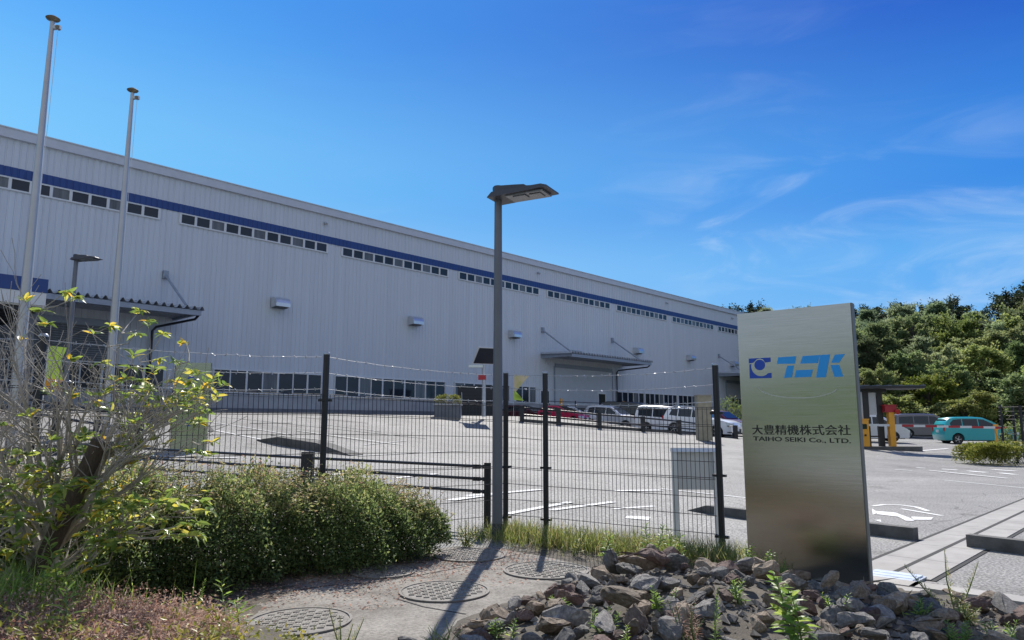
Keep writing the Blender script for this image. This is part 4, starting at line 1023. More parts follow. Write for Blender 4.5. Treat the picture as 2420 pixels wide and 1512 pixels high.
weed(555, 1405, 5.6, .42, 'dull green tufted weed standing in the hedge shadow', 22, .16, .02, stems=2)
weed(815, 1500, 5.0, .4, 'feathery upright weed growing in front of the concrete pad', 60, .055, .006, 'grass', 1.4, 4)
weed(1905, 1530, 4.5, .56, 'bright yellow green weed with broad leaves growing out of the rocks before the sign', 34, .17, .05, 'weed', .35, 3)
weed(1785, 1350, 6.9, .36, 'leafy green bush weed at the left foot of the big steel sign', 30, .07, .035, 'weed', .3, 7)
weed(1835, 1345, 6.9, .3, 'feathery dark green weed against the lower face of the big steel sign', 50, .05, .008, 'weed', .8, 7)
weed(1540, 1290, 8.3, .55, 'tall lance leaved weed by the fence, left of the notice box leg', 40, .14, .028, 'weed', .45, 2)
weed(1590, 1290, 8.25, .5, 'second lance leaved weed by the fence, just left of the notice box', 36, .14, .028, 'weed', .45, 2)
weed(1440, 1290, 8.6, .42, 'pale green weed in the grass strip between two fence posts', 34, .12, .022, 'weed', .45, 2)
weed(1690, 1530, 4.6, .5, 'slender dark green weed spike rising from the rocks left of the bright weed', 70, .05, .008, 'weed', 1.0)
weed(2255, 1440, 6.0, .52, 'yellowing feathery weed spike at the right end of the rock heap', 80, .06, .008, 'grass', 1.3, 3)
weed(2285, 1470, 5.6, .2, 'low yellow brown weed beside the feathery spike at the right', 40, .07, .01, 'grass', .5, 5)
weed(1360, 1300, 8.9, .4, 'thin grassy weed beside the middle fence post', 30, .1, .012, 'grass', .9, 3)
weed(1045, 1500, 4.95, .22, 'small grass tuft at the left end of the rock heap', 14, .2, .009, 'grass', 1.4, 3)
weed(1460, 1540, 4.6, .2, 'small green weed at the bottom edge of the heap front', 40, .06, .012, 'weed', .6, 2)
weed(2260, 1520, 4.9, .2, 'green weed tuft in the gravel at the lower right', 40, .07, .012, 'weed', .6, 5)
weed(1630, 1520, 4.7, .3, 'dry brown twiggy weed on the front slope of the rock heap', 40, .06, .006, 'dry', .6, 6)
weed(2080, 1540, 4.4, .2, 'dry brown twiggy weed at the bottom right of the rock heap', 40, .06, .008, 'dry', .6, 6)
for k_, (px, py, Y, h, lb) in enumerate([(1180, 1480, 5.2, .16, 'tiny green weed between rocks near the left end of the heap'), (1420, 1500, 5.0, .18, 'little green weed left of the flat white slab on the heap'), (1565, 1430, 5.2, .2, 'small weed in the middle of the rock heap, under the dark red rock'),
        (1740, 1420, 5.4, .18, 'small weed on the heap between the slender spike and the sign foot'), (1985, 1450, 5.3, .22, 'small green weed right of the bright broad leaved weed'), (2150, 1440, 5.6, .2, 'small dull green weed at the heap right of the sign'), (2370, 1480, 5.2, .18, 'green weed at the far right end of the rocks'), (1320, 1440, 5.6, .14, 'tiny weed on the left shoulder of the heap')]):
    weed(px, py, Y, h, lb, 22, .07, .014, 'weed', .6, 4)
weed(745, 1125, 9.3, .75, 'bent pale grass stalks sticking out above the hedge at the fence post', 6, .3, .008, 'grass', 1.2, 3, z=.6)
weed(1100, 1290, 9.4, .4, 'yellow green weed clump at the right end of the hedge', 30, .08, .014, 'grass', .7, 8)
weed(1010, 1300, 8.9, .3, 'small leafy weed under the right end of the hedge', 30, .06, .014, 'weed', .6, 6)

# ------------------------------------------------------------------ trees of the hill
def tree_proto(kind, seed):
    """crown: leaf sprays gathered into clumps round limbs; trunk: tapered with limbs; unit height about 1"""
    r = np.random.default_rng(seed); rnd = random.Random(seed)
    H = 1.0; tk = MB(); tk.tube([(0, 0, -.08), (rnd.gauss(0, .01), 0, .3), (rnd.gauss(0, .02), rnd.gauss(0, .02), .62), (rnd.gauss(0, .03), rnd.gauss(0, .03), .9)], [.028, .022, .014, .004], 7)
    cl = []
    nc = 64 if kind != 'ridge' else 44
    for i in range(nc):
        f = rnd.uniform(.22 if kind != 'ridge' else .4, 1.0)
        if kind == 'pine': rad = .34 * (1.12 - f) ** .7
        elif kind == 'ridge': rad = .3 * math.sqrt(max(.05, 1 - ((f - .72) / .38) ** 2))
        else: rad = .36 * math.sqrt(max(.06, 1 - ((f - .58) / .5) ** 2))
        a = rnd.uniform(0, 6.28); q = rad * math.sqrt(rnd.uniform(.25, 1)); c = Vector((math.cos(a) * q, math.sin(a) * q, f * .95))
        cl.append((c, rnd.uniform(.045, .11) * (1 if kind != 'pine' else .85)))
        tk.tube([(0, 0, max(.15, c.z - q * .8 - .05)), tuple(c * .6 + Vector((0, 0, c.z * .36))), tuple(c)], [.01, .006, .002], 4)
    P, D, RN = [], [], []
    per = 170
    for c, s in cl:
        d = r.normal(size=(per, 3)); d /= np.linalg.norm(d, axis=1, keepdims=True); rad = s * r.random(per)[:, None] ** .62 * (1 + .35 * r.normal(size=(per, 1)))
        flat = np.array([1.25, 1.25, .55 if kind == 'pine' else .75])
        ax = np.array([c.x, c.y, 0.12 if kind != 'pine' else .02]); ax = ax / (np.linalg.norm(ax) + 1e-6) + r.normal(size=3) * .35; ax /= np.linalg.norm(ax)
        off = d * rad * flat * .62 + ax * (r.normal(size=(per, 1)) * s * .75)
        P.append(np.array(c) + off); D.append(d * .8 + np.array([0, 0, .4]) + r.normal(size=(per, 3)) * .5)
        RN.append(np.clip(r.random(per) * .55 + rnd.uniform(0, .45), 0, 1))
    return np.concatenate(P), np.concatenate(D), np.concatenate(RN), tk
KIND = {'pine': ('pine_tree', 'pine', (.035, .075), (.012, .022)), 'broad': ('broadleaf_tree', 'broad', (.028, .06), (.02, .036)), 'lime': ('broadleaf_tree', 'lime', (.028, .06), (.02, .036)), 'ridge': ('ridge_tree', 'ridge', (.025, .055), (.015, .03))}
PROTO = {}
def tree(kind, v, x, y, z, h, wd, label, group=None, rz=None):
    key = (kind, v)
    if key not in PROTO:
        P, D, RN, tk = tree_proto(kind, 300 + v * 17 + len(PROTO)); nm, lm, ll, ww = KIND[kind]
        o = thing(nm, label, 'tree', (x, y, z))
        leaves('crown', P, D, rng.uniform(*ll, len(P)), rng.uniform(*ww, len(P)), LM[lm], o, .15, rnd=RN); tk.build('trunk', M['bark'], o); PROTO[key] = o
    else: o = copy_tree(PROTO[key])
    o.location = (x, y, z); o.rotation_euler = (0, 0, random.uniform(0, 6.28) if rz is None else rz); o.scale = (wd, wd, h)
    tag(o, label, 'tree', group)
    return o
random.seed(31)
def px_of(x, y, z):
    v = Vector((x, y, z - CZ)); dz = y * math.cos(PITCH) + v.z * math.sin(PITCH); return 1209.5 + F_ * x / dz
gl = {'pine': ('dark green feathery pine among the trees on the middle of the hillside', 'pines on the middle of the hillside'),
      'broad': ('mid green rounded broadleaf tree among those on the middle of the hillside', 'broadleaf trees on the middle of the hillside'),
      'lime': ('yellow green rounded tree among those at the foot of the hill', 'yellow green trees at the foot of the hill'),
      'ridge': ('very dark tree on the hill crest, seen against the sky', 'dark trees on the hill crest')}
def row(Y, kinds, wts, h0, h1, step, x0=None, x1=None):
    x = x0 or hill_edge(Y) + 2.5
    while x < (x1 or Y * .80):
        k = random.choices(kinds, wts)[0]; h = random.uniform(h0, h1); y = Y + random.uniform(-1.5, 1.5)
        tree(k, random.randint(0, 2), x, y, hillz(x, y) - .1, h, h * random.uniform(.85, 1.2), *gl[k]); x += step * random.uniform(.8, 1.25)
row(64, ['lime', 'broad', 'pine'], [.35, .5, .15], 4.2, 6.0, 3.1)
row(69, ['broad', 'lime', 'pine'], [.5, .15, .35], 5.0, 7.0, 3.5)
row(75, ['pine', 'broad'], [.6, .4], 5.5, 7.5, 3.8)
row(81, ['pine', 'broad'], [.7, .3], 6, 8, 4.2)
row(87, ['pine', 'broad'], [.75, .25], 6, 8, 4.5)
row(94, ['pine', 'ridge'], [.8, .2], 6, 8, 4.8)
row(101, ['ridge', 'pine', 'broad'], [.45, .4, .15], 5, 7.5, 4.2)
row(108, ['ridge'], [1], 5, 7.5, 4.6)
tree('ridge', 0, 76, 100, hillz(76, 100), 9.5, 10, 'tallest dark tree of the hill crest, at the right edge of the view')
tree('ridge', 1, 70, 99, hillz(70, 99), 8.5, 9, 'dark crest tree beside the tallest one near the right edge')
tree('lime', 0, 37.5, 59, 0.3, 3.9, 5.0, 'rounded yellow green shrub tree right behind the grey van')
tree('broad', 1, 31.5, 59.5, 0.3, 3.6, 5.5, 'pale flowering looking broadleaf bush behind the silver minivan')
tree('broad', 2, 42, 60, 0.3, 5.2, 6.0, 'green tree behind the teal car, right of the yellow shrub')
tree('lime', 1, 46, 58.5, 0.3, 6.0, 6.5, 'bright yellow green tree at the right edge behind the dark fence')
tree('broad', 0, 35, 61, .3, 3.0, 4.5, 'low green bush between the yellow shrub tree and the pale bush')
tree('broad', 0, 27.5, 60, .3, 3.4, 4.5, 'low green bush behind the barrier post')
# small shrubs by the right-hand fence and planters
def bush(c, r, n, m, label, name='shrub', ll=(.03, .06), boxy=0.0, rz=0):
    o = thing(name, label, 'shrub', c, rz); d = sphere_dirs(n)
    if boxy: d = np.sign(d) * np.abs(d) ** boxy
    d[:, 2] = np.abs(d[:, 2]); P = d * np.array(r) * (1 - np.abs(rng.normal(0, .15, (n, 1)))) * (1 + .1 * np.sin(d[:, :1] * 9 + d[:, 1:2] * 7))
    leaves('foliage', P, d + rng.normal(size=(n, 3)) * .6, rng.uniform(*ll, n), rng.uniform(ll[0] * .45, ll[1] * .45, n), LM[m], o, .2)
    sm = MB()
    for _ in range(14): sm.tube([(random.gauss(0, r[0] * .3), random.gauss(0, r[1] * .3), -.05), (random.gauss(0, r[0] * .5), random.gauss(0, r[1] * .5), r[2] * .8)], [.014, .005], 4)
    sm.build('stems', M['bark'], o); return o
c = at(2400, 1098, 28.6); bush((c.x + .75, 28.8, 0), (2.6, .9, .85), 16000, 'lime', 'clipped yellow green hedge at the right edge, in front of the dark fence', 'hedge', (.07, .13), .45)
c = at(2400, 1040, 30.5); bush((c.x, 30.5, .2), (.7, .5, 1.5), 1500, 'broad', 'loose pale green shrub growing through the dark fence at the right edge', 'shrub', (.07, .13))
p = lot(1060, 984); bush((p.x, p.y - .3, p.z + .62), (.6, .45, .4), 1500, 'lime', 'small yellow green planter shrub left of the black box at the factory wall', 'shrub', (.06, .11), .6)
p = at(1725, 1000, 55); bush((p.x, 55, lotz(p.x, 55)), (1.2, 1.0, 2.6), 1500, 'broad', 'dark green shrub at the factory wall behind the last fence post', 'shrub', (.1, .18))

# ------------------------------------------------------------------ cars
def lerp_y(z, W, H, belt, tum): return W / 2 * (1 - tum * max(0, (z - belt) / (H - belt))) * (1 - .06 * max(0, (.5 - z) / .5))
CARS = {
 'minivan': dict(L=4.3, W=1.7, H=1.68, belt=.98, tum=.2, wb=(.78, 3.5), wr=.31,
    low=[(.02, .3), (-.02, .6), (.05, .98)], hood=[(3.42, 1.03), (3.85, .94), (4.15, .8), (4.28, .6), (4.28, .3)],
    up=[(.05, .98), (.16, 1.35), (.36, 1.6), (.8, 1.67), (1.7, 1.68), (2.35, 1.62), (2.85, 1.4), (3.42, 1.03)],
    glass=[[(.42, 1.08), (.4, 1.3), (.62, 1.5), (1.08, 1.54), (1.08, 1.06)], [(1.14, 1.06), (1.14, 1.54), (2.0, 1.54), (2.0, 1.05)], [(2.06, 1.05), (2.06, 1.53), (2.36, 1.5), (2.95, 1.2), (3.12, 1.06)]],
    ws=((3.3, 1.1), (2.5, 1.565)), rw=((.1, 1.1), (.3, 1.52))),
 'van': dict(L=4.75, W=1.75, H=1.86, belt=1.02, tum=.13, wb=(.95, 3.75), wr=.33,
    low=[(.02, .3), (-.03, .6), (.02, 1.02)], hood=[(3.95, 1.08), (4.4, .98), (4.66, .84), (4.75, .6), (4.74, .3)],
    up=[(.02, 1.02), (.1, 1.5), (.22, 1.76), (.6, 1.85), (2.0, 1.86), (2.9, 1.82), (3.35, 1.6), (3.95, 1.08)],
    glass=[[(.3, 1.12), (.34, 1.62), (1.35, 1.66), (1.35, 1.1)], [(1.42, 1.1), (1.42, 1.66), (2.45, 1.66), (2.45, 1.08)], [(2.52, 1.08), (2.52, 1.66), (2.92, 1.64), (3.3, 1.44), (3.72, 1.1)]],
    ws=((3.85, 1.16), (3.0, 1.77)), rw=((.05, 1.15), (.17, 1.62))),
 'suv': dict(L=4.5, W=1.82, H=1.72, belt=1.05, tum=.2, wb=(.82, 3.55), wr=.36,
    low=[(.05, .35), (0, .7), (.06, 1.05)], hood=[(3.15, 1.1), (3.9, 1.04), (4.3, .94), (4.48, .7), (4.46, .35)],
    up=[(.06, 1.05), (.22, 1.45), (.45, 1.66), (1.0, 1.72), (1.9, 1.71), (2.3, 1.63), (2.65, 1.45), (3.15, 1.1)],
    glass=[[(.45, 1.18), (.6, 1.52), (1.0, 1.57), (1.0, 1.13)], [(1.06, 1.13), (1.06, 1.57), (1.9, 1.57), (1.9, 1.12)], [(1.96, 1.12), (1.96, 1.57), (2.28, 1.51), (2.6, 1.32), (2.86, 1.12)]],
    ws=((3.05, 1.17), (2.4, 1.585)), rw=((.12, 1.15), (.38, 1.58))),
 'hatch': dict(L=4.1, W=1.7, H=1.45, belt=.9, tum=.24, wb=(.7, 3.3), wr=.31,
    low=[(.03, .3), (-.02, .55), (.03, .9)], hood=[(2.95, .93), (3.5, .86), (3.9, .74), (4.08, .55), (4.07, .28)],
    up=[(.03, .9), (.3, 1.25), (.7, 1.41), (1.3, 1.45), (1.8, 1.42), (2.3, 1.23), (2.95, .93)],
    glass=[[(.55, 1.0), (.75, 1.27), (1.3, 1.33), (1.3, .97)], [(1.36, .97), (1.36, 1.33), (1.78, 1.3), (2.2, 1.15), (2.55, .98)]],
    ws=((2.85, .98), (1.9, 1.385)), rw=((.1, .98), (.6, 1.37))),
}
def paint(name, col, metal=.0):
    return mat(name, col, .28, metal, coat=.6)
def car(kind, loc, rz, pm, label, cat='car', sc=1.0, rails=False, dark_roof=None, slope=0.0):
    d = CARS[kind]; L, W, H, belt, tum = d['L'], d['W'], d['H'], d['belt'], d['tum']
    o = thing('parked_car' if cat != 'van' else 'parked_van', label, cat, loc, rz); o.rotation_euler = (0, slope, rz); o.scale = (sc, sc, sc)
    hy = lambda z: lerp_y(z, W, H, belt, tum)
    def arch(cx, r):
        return [(cx + r * math.cos(R(a)), max(.22, .33 + r * math.sin(R(a)))) for a in range(195, -16, -15)]
    bot = [(d['low'][0][0] + .02, .22)]
    lower = list(d['low']) + list(d['hood']) + [(L - .06, .24)] + [p for cx in reversed(d['wb']) for p in reversed(arch(cx, d['wr'] + .06))] + [(d['low'][0][0] + .05, .24)]
    lower = [p for i, p in enumerate(lower)]
    up = d['up']
    mb = MB()
    cx_ = L / 2
    def ring(poly, k):       # k = 0 side faces (slightly shrunk, full width), 1 = full outline, narrower
        out = []
        for x, z in poly:
            zz = .7 + (z - .7) * (.955 if k == 0 else 1); xx = cx_ + (x - cx_) * (.985 if k == 0 else 1)
            out.append((xx, hy(zz) - (0 if k == 0 else .09), zz))
        return out
    for poly in (lower, up):
        n = len(poly); a, b = ring(poly, 0), ring(poly, 1); rings = [[(x, -y, z) for x, y, z in a], [(x, -y, z) for x, y, z in b], b, a]
        v = [p for r_ in rings for p in r_]; f = [tuple(range(n)), tuple(reversed(range(3 * n, 4 * n)))]
        for r_ in range(3):
            for i in range(n):
                j = (i + 1) % n
                if poly is up and i == n - 1: continue
                f.append((r_ * n + i, (r_ + 1) * n + i, (r_ + 1) * n + j, r_ * n + j))
        mb.add(v, f)
    mb.v = [(x - cx_, y, z) for x, y, z in mb.v]
    body = mb.build('body', pm, o, True, 35)
    for s in (-1, 1):
        g = MB()
        for poly in d['glass']:
            pts = [(x - cx_, s * (hy(.7 + (z - .7) * 1.0) + .008), z) for x, z in poly]; g.add(pts, [tuple(range(len(pts)))])
            g.add([(x, y - s * .02, z) for x, y, z in pts], [tuple(range(len(pts)))])
        g.build('side_window', M['carglass'], o)
    for nm, key in (('windscreen', 'ws'), ('rear_window', 'rw')):
        (x0, z0), (x1, z1) = d[key]; nx, nz = (z1 - z0), (x0 - x1); l = math.hypot(nx, nz); off = (.03 * nx / l * (1 if key == 'ws' else -1), .03 * abs(nz) / l)
        g = MB(); q = [(x0 - cx_ + off[0], -hy(z0) + .14, z0 + off[1]), (x0 - cx_ + off[0], hy(z0) - .14, z0 + off[1]), (x1 - cx_ + off[0], hy(z1) - .13, z1 + off[1]), (x1 - cx_ + off[0], -hy(z1) + .13, z1 + off[1])]
        dv = (-.035 * (1 if key == 'ws' else -1), 0, -.02); g.add(q + [(a + dv[0], b, c + dv[2]) for a, b, c in q], [(0, 1, 2, 3), (4, 7, 6, 5), (0, 4, 5, 1), (1, 5, 6, 2), (2, 6, 7, 3), (3, 7, 4, 0)]); g.build(nm, M['carglass'], o)
    for cx in d['wb']:
        for s in (-1, 1):
            wl = thing_part('wheel', o); wl.location = (cx - cx_, s * (W / 2 - .11), d['wr']); wr = d['wr']
            t = MB(); prof = [(wr * .62, -.1), (wr * .95, -.1), (wr, -.06), (wr, .06), (wr * .95, .1), (wr * .62, .1)]
            m0 = MB().lathe(prof, 24); m0.v = [(x, z, y) for x, y, z in m0.v]; m0.build('tyre', M['tyre'], wl, True)
            rm = MB(); ys = s * .085
            for k in range(5):
                a = k * 2 * math.pi / 5; rm.bar((0, ys, 0), (math.cos(a) * wr * .62, ys, math.sin(a) * wr * .62), wr * .17, .03)
            m1 = MB().lathe([(wr * .56, -.015), (wr * .64, -.015), (wr * .64, .015), (wr * .56, .015)], 20); rm.add([(x, z + ys, y) for x, y, z in m1.v], m1.f[:-2]); rm.build('rim', M['rim'], wl)
            hub = MB().lathe([(wr * .55, -.012), (wr * .55, .012)], 16); hub.v = [(x, z + s * .03, y) for x, y, z in hub.v]; hub.build('brake_disc', M['trimblack'], wl)
    fx = d['hood'][-2][0] - cx_; hz_ = d['hood'][2][1] - .13
    for s in (-1, 1):
        MB().prism([(fx + .01, hz_ - .1), (fx - .02, hz_ + .08), (fx - .4, hz_ + .11), (fx - .34, hz_ - .02)], lambda a, b, t: (a, t, b), s * (hy(.6) - .32), s * (hy(.6) + .006)).build('headlight', M['head'], o)
        MB().box((-cx_ + .06, s * (hy(.9) - .07), belt - .06), (.12, .1, .24)).build('tail_light', M['tail'], o)
        MB().box((d['ws'][0][0] - cx_ - .25, s * (hy(belt) + .08), belt + .12), (.09, .16, .13)).build('mirror', pm, o)
    MB().b2((fx - .05, -.55, .34), (fx + .025, .55, .56)).b2((fx - .1, -.75, .24), (fx + .012, .75, .33)).build('grille', M['trimblack'], o)
    for xx in (fx + .02, -cx_ - .03): MB().box((xx, 0, .52 if xx > 0 else .8), (.03, .34, .17)).build('number_plate', M['white'], o)
    MB().b2((-cx_ + .3, -W / 2 + .1, .2), (cx_ - .3, W / 2 - .1, .4)).build('underbody', M['trimblack'], o)
    if rails:
        rl = MB()
        for s in (-1, 1): rl.tube([(-cx_ + .5, s * (hy(H) - .12), H - .03), (-cx_ + .7, s * (hy(H) - .12), H + .05), (-.2, s * (hy(H) - .12), H + .05), (.05, s * (hy(H) - .12), H - .03)], .02, 6)
        rl.build('roof_rail', M['galv'], o)
    return o
def thing_part(name, parent):
    o = bpy.data.objects.new(name, None); COL.objects.link(o); o.parent = parent; return o
PT = {'teal': paint('teal_paint', (0.012, 0.36, 0.38)), 'grey': paint('grey_paint', (0.13, 0.12, 0.13), .3), 'silver': paint('silver_paint', (0.62, 0.63, 0.66), .3), 'white': paint('white_paint', (0.82, 0.83, 0.85)),
      'pearl': paint('pearl_paint', (0.78, 0.79, 0.81), .05), 'red': paint('red_paint', (0.6, 0.02, 0.08)), 'maroon': paint('maroon_paint', (0.09, 0.01, 0.016)), 'black': paint('black_paint', (0.012, 0.012, 0.015))}
def on_lot(px, Y):
    p = at(px, 1040, Y); return Vector((p.x, Y, lotz(p.x, Y)))
NR = math.atan2(N2.y, N2.x)
car('minivan', on_lot(2304, 46.5), R(-7), PT['teal'], 'teal minivan parked side-on at the right behind the striped barrier arm', 'car', 1.03)
car('van', on_lot(2182, 54.5), R(-5), PT['grey'], 'dark grey van parked between the silver minivan and the teal car', 'van', .98)
car('van', on_lot(2052, 45.5), R(-14), PT['silver'], 'silver minivan half hidden behind the big steel sign and the barrier posts', 'car', .92)
def nose(px, py, dy=0.0):
    p = lot(px, py); return p
def row_car(kind, px, py, rz, *a, **k):
    """px,py = photo point on the ground under the nose"""
    p = lot(px, py); L = CARS[kind]['L'] * k.get('sc', 1) ; c = Vector((p.x - math.cos(rz) * (L / 2 - .3), p.y - math.sin(rz) * (L / 2 - .3)))
    z0 = lotz(c.x, c.y); z1 = lotz(c.x + math.cos(rz), c.y + math.sin(rz))
    return car(kind, (c.x, c.y, z0 + .02), rz, *a, slope=math.atan2(z0 - z1, 1.0), **k)
def car_at(kind, px, Y, rz, *a, **k):
    """px = photo column of the nose, Y = its depth"""
    r = ray(px, 1010); x = r.x / r.y * Y; L = CARS[kind]['L'] * k.get('sc', 1)
    c = Vector((x - math.cos(rz) * L / 2, Y - math.sin(rz) * L / 2)); z0 = lotz(c.x, c.y); z1 = lotz(c.x + math.cos(rz), c.y + math.sin(rz))
    return car(kind, (c.x, c.y, z0), rz, *a, slope=math.atan2(z0 - z1, 1.0), **k)
car_at('suv', 1742, 43.0, R(-38), PT['white'], 'large white SUV with dark windows parked nearest, left of the steel sign', 'car', rails=True)
car_at('suv', 1775, 47.5, R(-48), PT['maroon'], 'dark red SUV partly behind the white SUV and the steel sign', 'car', sc=.97)
car_at('van', 1662, 45, R(-36), PT['white'], 'white minivan with side windows parked just behind the large white SUV', 'car', sc=.93)
car_at('suv', 1519, 47.5, R(-33), PT['silver'], 'silver wagon with a dark wheel arch parked left of the white minivan', 'car', sc=.92)
car_at('van', 1580, 54, R(-25), PT['black'], 'black van whose roof shows above the silver and white cars', 'van', sc=1.1)
car_at('hatch', 1432, 48.5, R(-33), PT['pearl'], 'pale low hatchback between the bright red car and the silver wagon', 'car', sc=.95)
car_at('hatch', 1388, 47.2, R(-33), PT['red'], 'bright red low hatchback in the row before the shutter', 'car', sc=.84)
car_at('hatch', 1300, 50, R(-33), PT['maroon'], 'dark maroon hatchback at the left end of the car row, behind the rails', 'car', sc=.9)
# guard rail in front of the cars
gpx = [(1233, 996.5), (1319, 1003), (1416, 1012), (1519, 1019), (1605, 1026), (1676, 1031), (1738, 1037)]
gp_ = [lot(*q) for q in gpx]; gr = thing('guard_rail', 'low black two-pipe guard rail running along the kerb before the parked cars', 'guard rail', gp_[0])
for p in gp_:
    q = p - gp_[0]; MB().box((q.x, q.y, q.z + .36), (.22, .22, .82)).build('post', M['black'], gr)
for z in (.34, .7): MB().tube([tuple(p - gp_[0] + Vector((0, 0, z))) for p in gp_], .045, 8).build('rail', M['black'], gr, True)
kb = thing('low_kerb', 'dark kerb stone line under the guard rail before the parked cars', 'kerb', gp_[0]); kk = MB()
for a, b in zip(gp_, gp_[1:]): kk.bar(a - gp_[0] + Vector((0, .3, .04)), b - gp_[0] + Vector((0, .3, .04)), .25, .2)
kk.build('kerb_stone', M['kerb'], kb)
# second, thinner rail nearer the wall
p0, p1 = Vector((A2.x + D2.x * 24.6 + N2.x * 1.25, A2.y + D2.y * 24.6 + N2.y * 1.25, 2.14)), Vector((A2.x + D2.x * 64 + N2.x * 1.25, A2.y + D2.y * 64 + N2.y * 1.25, 2.14)); tr = thing('wall_rail', 'thin black railing along the foot of the factory before the shutter', 'railing', p0); tb = MB()
for i in range(12):
    q = p0.lerp(p1, i / 11); z = 2.14; e = Vector((q.x, q.y, z)) - p0; MB().tube([e, e + Vector((0, 0, 1.25))], .05, 6).build('post', M['black'], tr)
for z in (.65, 1.15): MB().tube([Vector((q.x, q.y, 2.14 + z)) - p0 for q in [p0.lerp(p1, i / 11) for i in range(12)]], .025, 6).build('rail', M['black'], tr)
for px, n in ((1411, 'left of the shutter post'), (1501, 'right of the shutter')):
    q = ray(px, 950); uu = 27 if px < 1450 else 35.4; q = Vector((A2.x + D2.x * uu + N2.x * .8, A2.y + D2.y * uu + N2.y * .8, 2.14)); b = thing('bollard', 'yellow bollard at the factory wall, ' + n, 'bollard', q); MB().lathe([(.11, 0), (.11, 1.35), (.06, 1.42)], 12).build('post', M['yellow'], b, True); MB().lathe([(.115, .5), (.115, .7)], 12).build('band', M['black'], b)
# black box, planter and solar lamp at the wall
p = on_lot(1126, 44.5); bx = thing('storage_box', 'long black slatted storage box standing at the factory wall left of the lamp post', 'box', p, R(6))
h1 = at(1126, 918, 46.5).z - p.z; BW = 1.2
MB().b2((-BW, -.5, -.4), (BW, .5, h1)).build('case', M['black'], bx); sl = MB()
for k in range(9): sl.b2((-BW + .05, -.52, .1 + k * h1 / 9), (BW - .05, -.503, .1 + k * h1 / 9 + h1 / 9 - .05))
sl.build('slats', mat('box_slat', (.02, .02, .026), .5), bx); MB().b2((-BW - .05, -.56, h1), (BW + .05, .55, h1 + .06)).build('lid', M['black'], bx)
MB().tube([(-1.0, -.56, .35), (-1.0, -.6, .7), (-.95, -.58, 1.0), (-.97, -.58, 1.5)], .03, 6).build('handle', M['galv'], bx)
p = lot(1060, 986); pl_ = thing('planter', 'low grey planter box below the small yellow green shrub', 'planter', (p.x, p.y - .3, p.z)); MB().b2((-.6, -.5, -.3), (.6, .5, .56)).build('box', M['darkbase'], pl_); MB().b2((-.65, -.55, .56), (.65, .55, .62)).build('rim', M['plinth'], pl_)
p = lot(1131, 985); sp = thing('solar_lamp', 'solar panel tilted on a grey post with a small red lamp below it', 'solar lamp', (p.x + .3, p.y - 1.2, p.z)); top = at(1131, 852, p.y - 1.2).z - p.z
MB().lathe([(.1, 0), (.09, top - .2)], 12).build('post', M['galv'], sp, True)
mt = Matrix.Rotation(R(24), 3, 'Z') @ Matrix.Rotation(R(-40), 3, 'X'); c = Vector((.1, 0, top + .25))
MB().box(c, (1.15, 1.15, .04), mtx=mt).build('panel_frame', M['white'], sp); MB().box(c + mt @ Vector((0, 0, -.03)), (1.04, 1.04, .03), mtx=mt).build('panel_back', M['solar'], sp); MB().box(c + mt @ Vector((0, 0, .03)), (1.04, 1.04, .03), mtx=mt).build('solar_cells', M['solar'], sp)
MB().b2((-.75, -.12, top - .35), (-.05, .12, top - .22)).build('luminaire', M['hood'], sp); MB().b2((-.28, -.1, top - .95), (.1, .1, top - .72)).build('red_lamp', M['red'], sp)
# banners
def banner(loc, h, ms, label, w=.55, bh=1.5, bend=.25):
    o = thing('banner', label, 'banner', loc); MB().tube([(0, 0, 0), (.03, 0, h)], .02, 6).build('pole', M['white'], o)
    for (z0, z1, m, nm) in ms:
        mb = MB(); n = 8
        for i in range(n + 1):
            f = i / n; z = h * (z0 + (z1 - z0) * f); ww = (w * (.12 + .88 * f if nm == 'cloth' else .65 - .5 * f)) if bend else w
            mb.v += [(.03, .01, z), (.03 + ww * .5, .06 * math.sin(f * 5), z - .03), (.03 + ww, .1 * math.cos(f * 6), z - .05)]
        for i in range(n):
            for k in range(2): a = i * 3 + k; mb.f.append((a, a + 1, a + 4, a + 3))
        mb.build(nm, m, o, True, 80)
q = on_lot(1213, 46.5); hb_ = at(1222, 884, 46.5).z - q.z
banner(q, hb_, [(.42, .62, M['flaglime'], 'lower_cloth'), (.62, .99, M['flag'], 'cloth')], 'yellow banner blown round its thin pole right beside the lamp post', 1.0)
q = on_lot(92, 22.0); hb2 = at(92, 815, 22).z - q.z
banner(q, hb2, [(.35, .52, M['yellow'], 'lower_cloth'), (.52, .99, M['flaglime'], 'cloth')], 'lime green and yellow banner behind the bare shrub at the entrance', .5, bend=0)
for o in list(bpy.data.objects):
    if o.name.startswith('banner') and o.location.x < -5: gq = MB().b2((.14, .07, hb2 * .68), (.42, .1, hb2 * .86)).build('green_panel', M['flaggreen'], o)
# rails and low kit at the far left of the lot
a, b = on_lot(-60, 19.5), on_lot(330, 18.0); lr = thing('lot_rail', 'black pipe railing seen through the bare shrub at the left', 'railing', a); t_ = MB()
for i in range(5):
    q = a.lerp(b, i / 4) ; MB().box(q - a + Vector((0, 0, .4)), (.12, .12, .9)).build('post', M['black'], lr)
for z in (.45, .8): MB().tube([Vector((0, 0, z)), b - a + Vector((0, 0, z))], .04, 6).build('rail', M['black'], lr)
kerb_block(lot(-40, 1085), lot(300, 1062), .22, 'pale kerb at the left behind the bare shrub', w=.3)

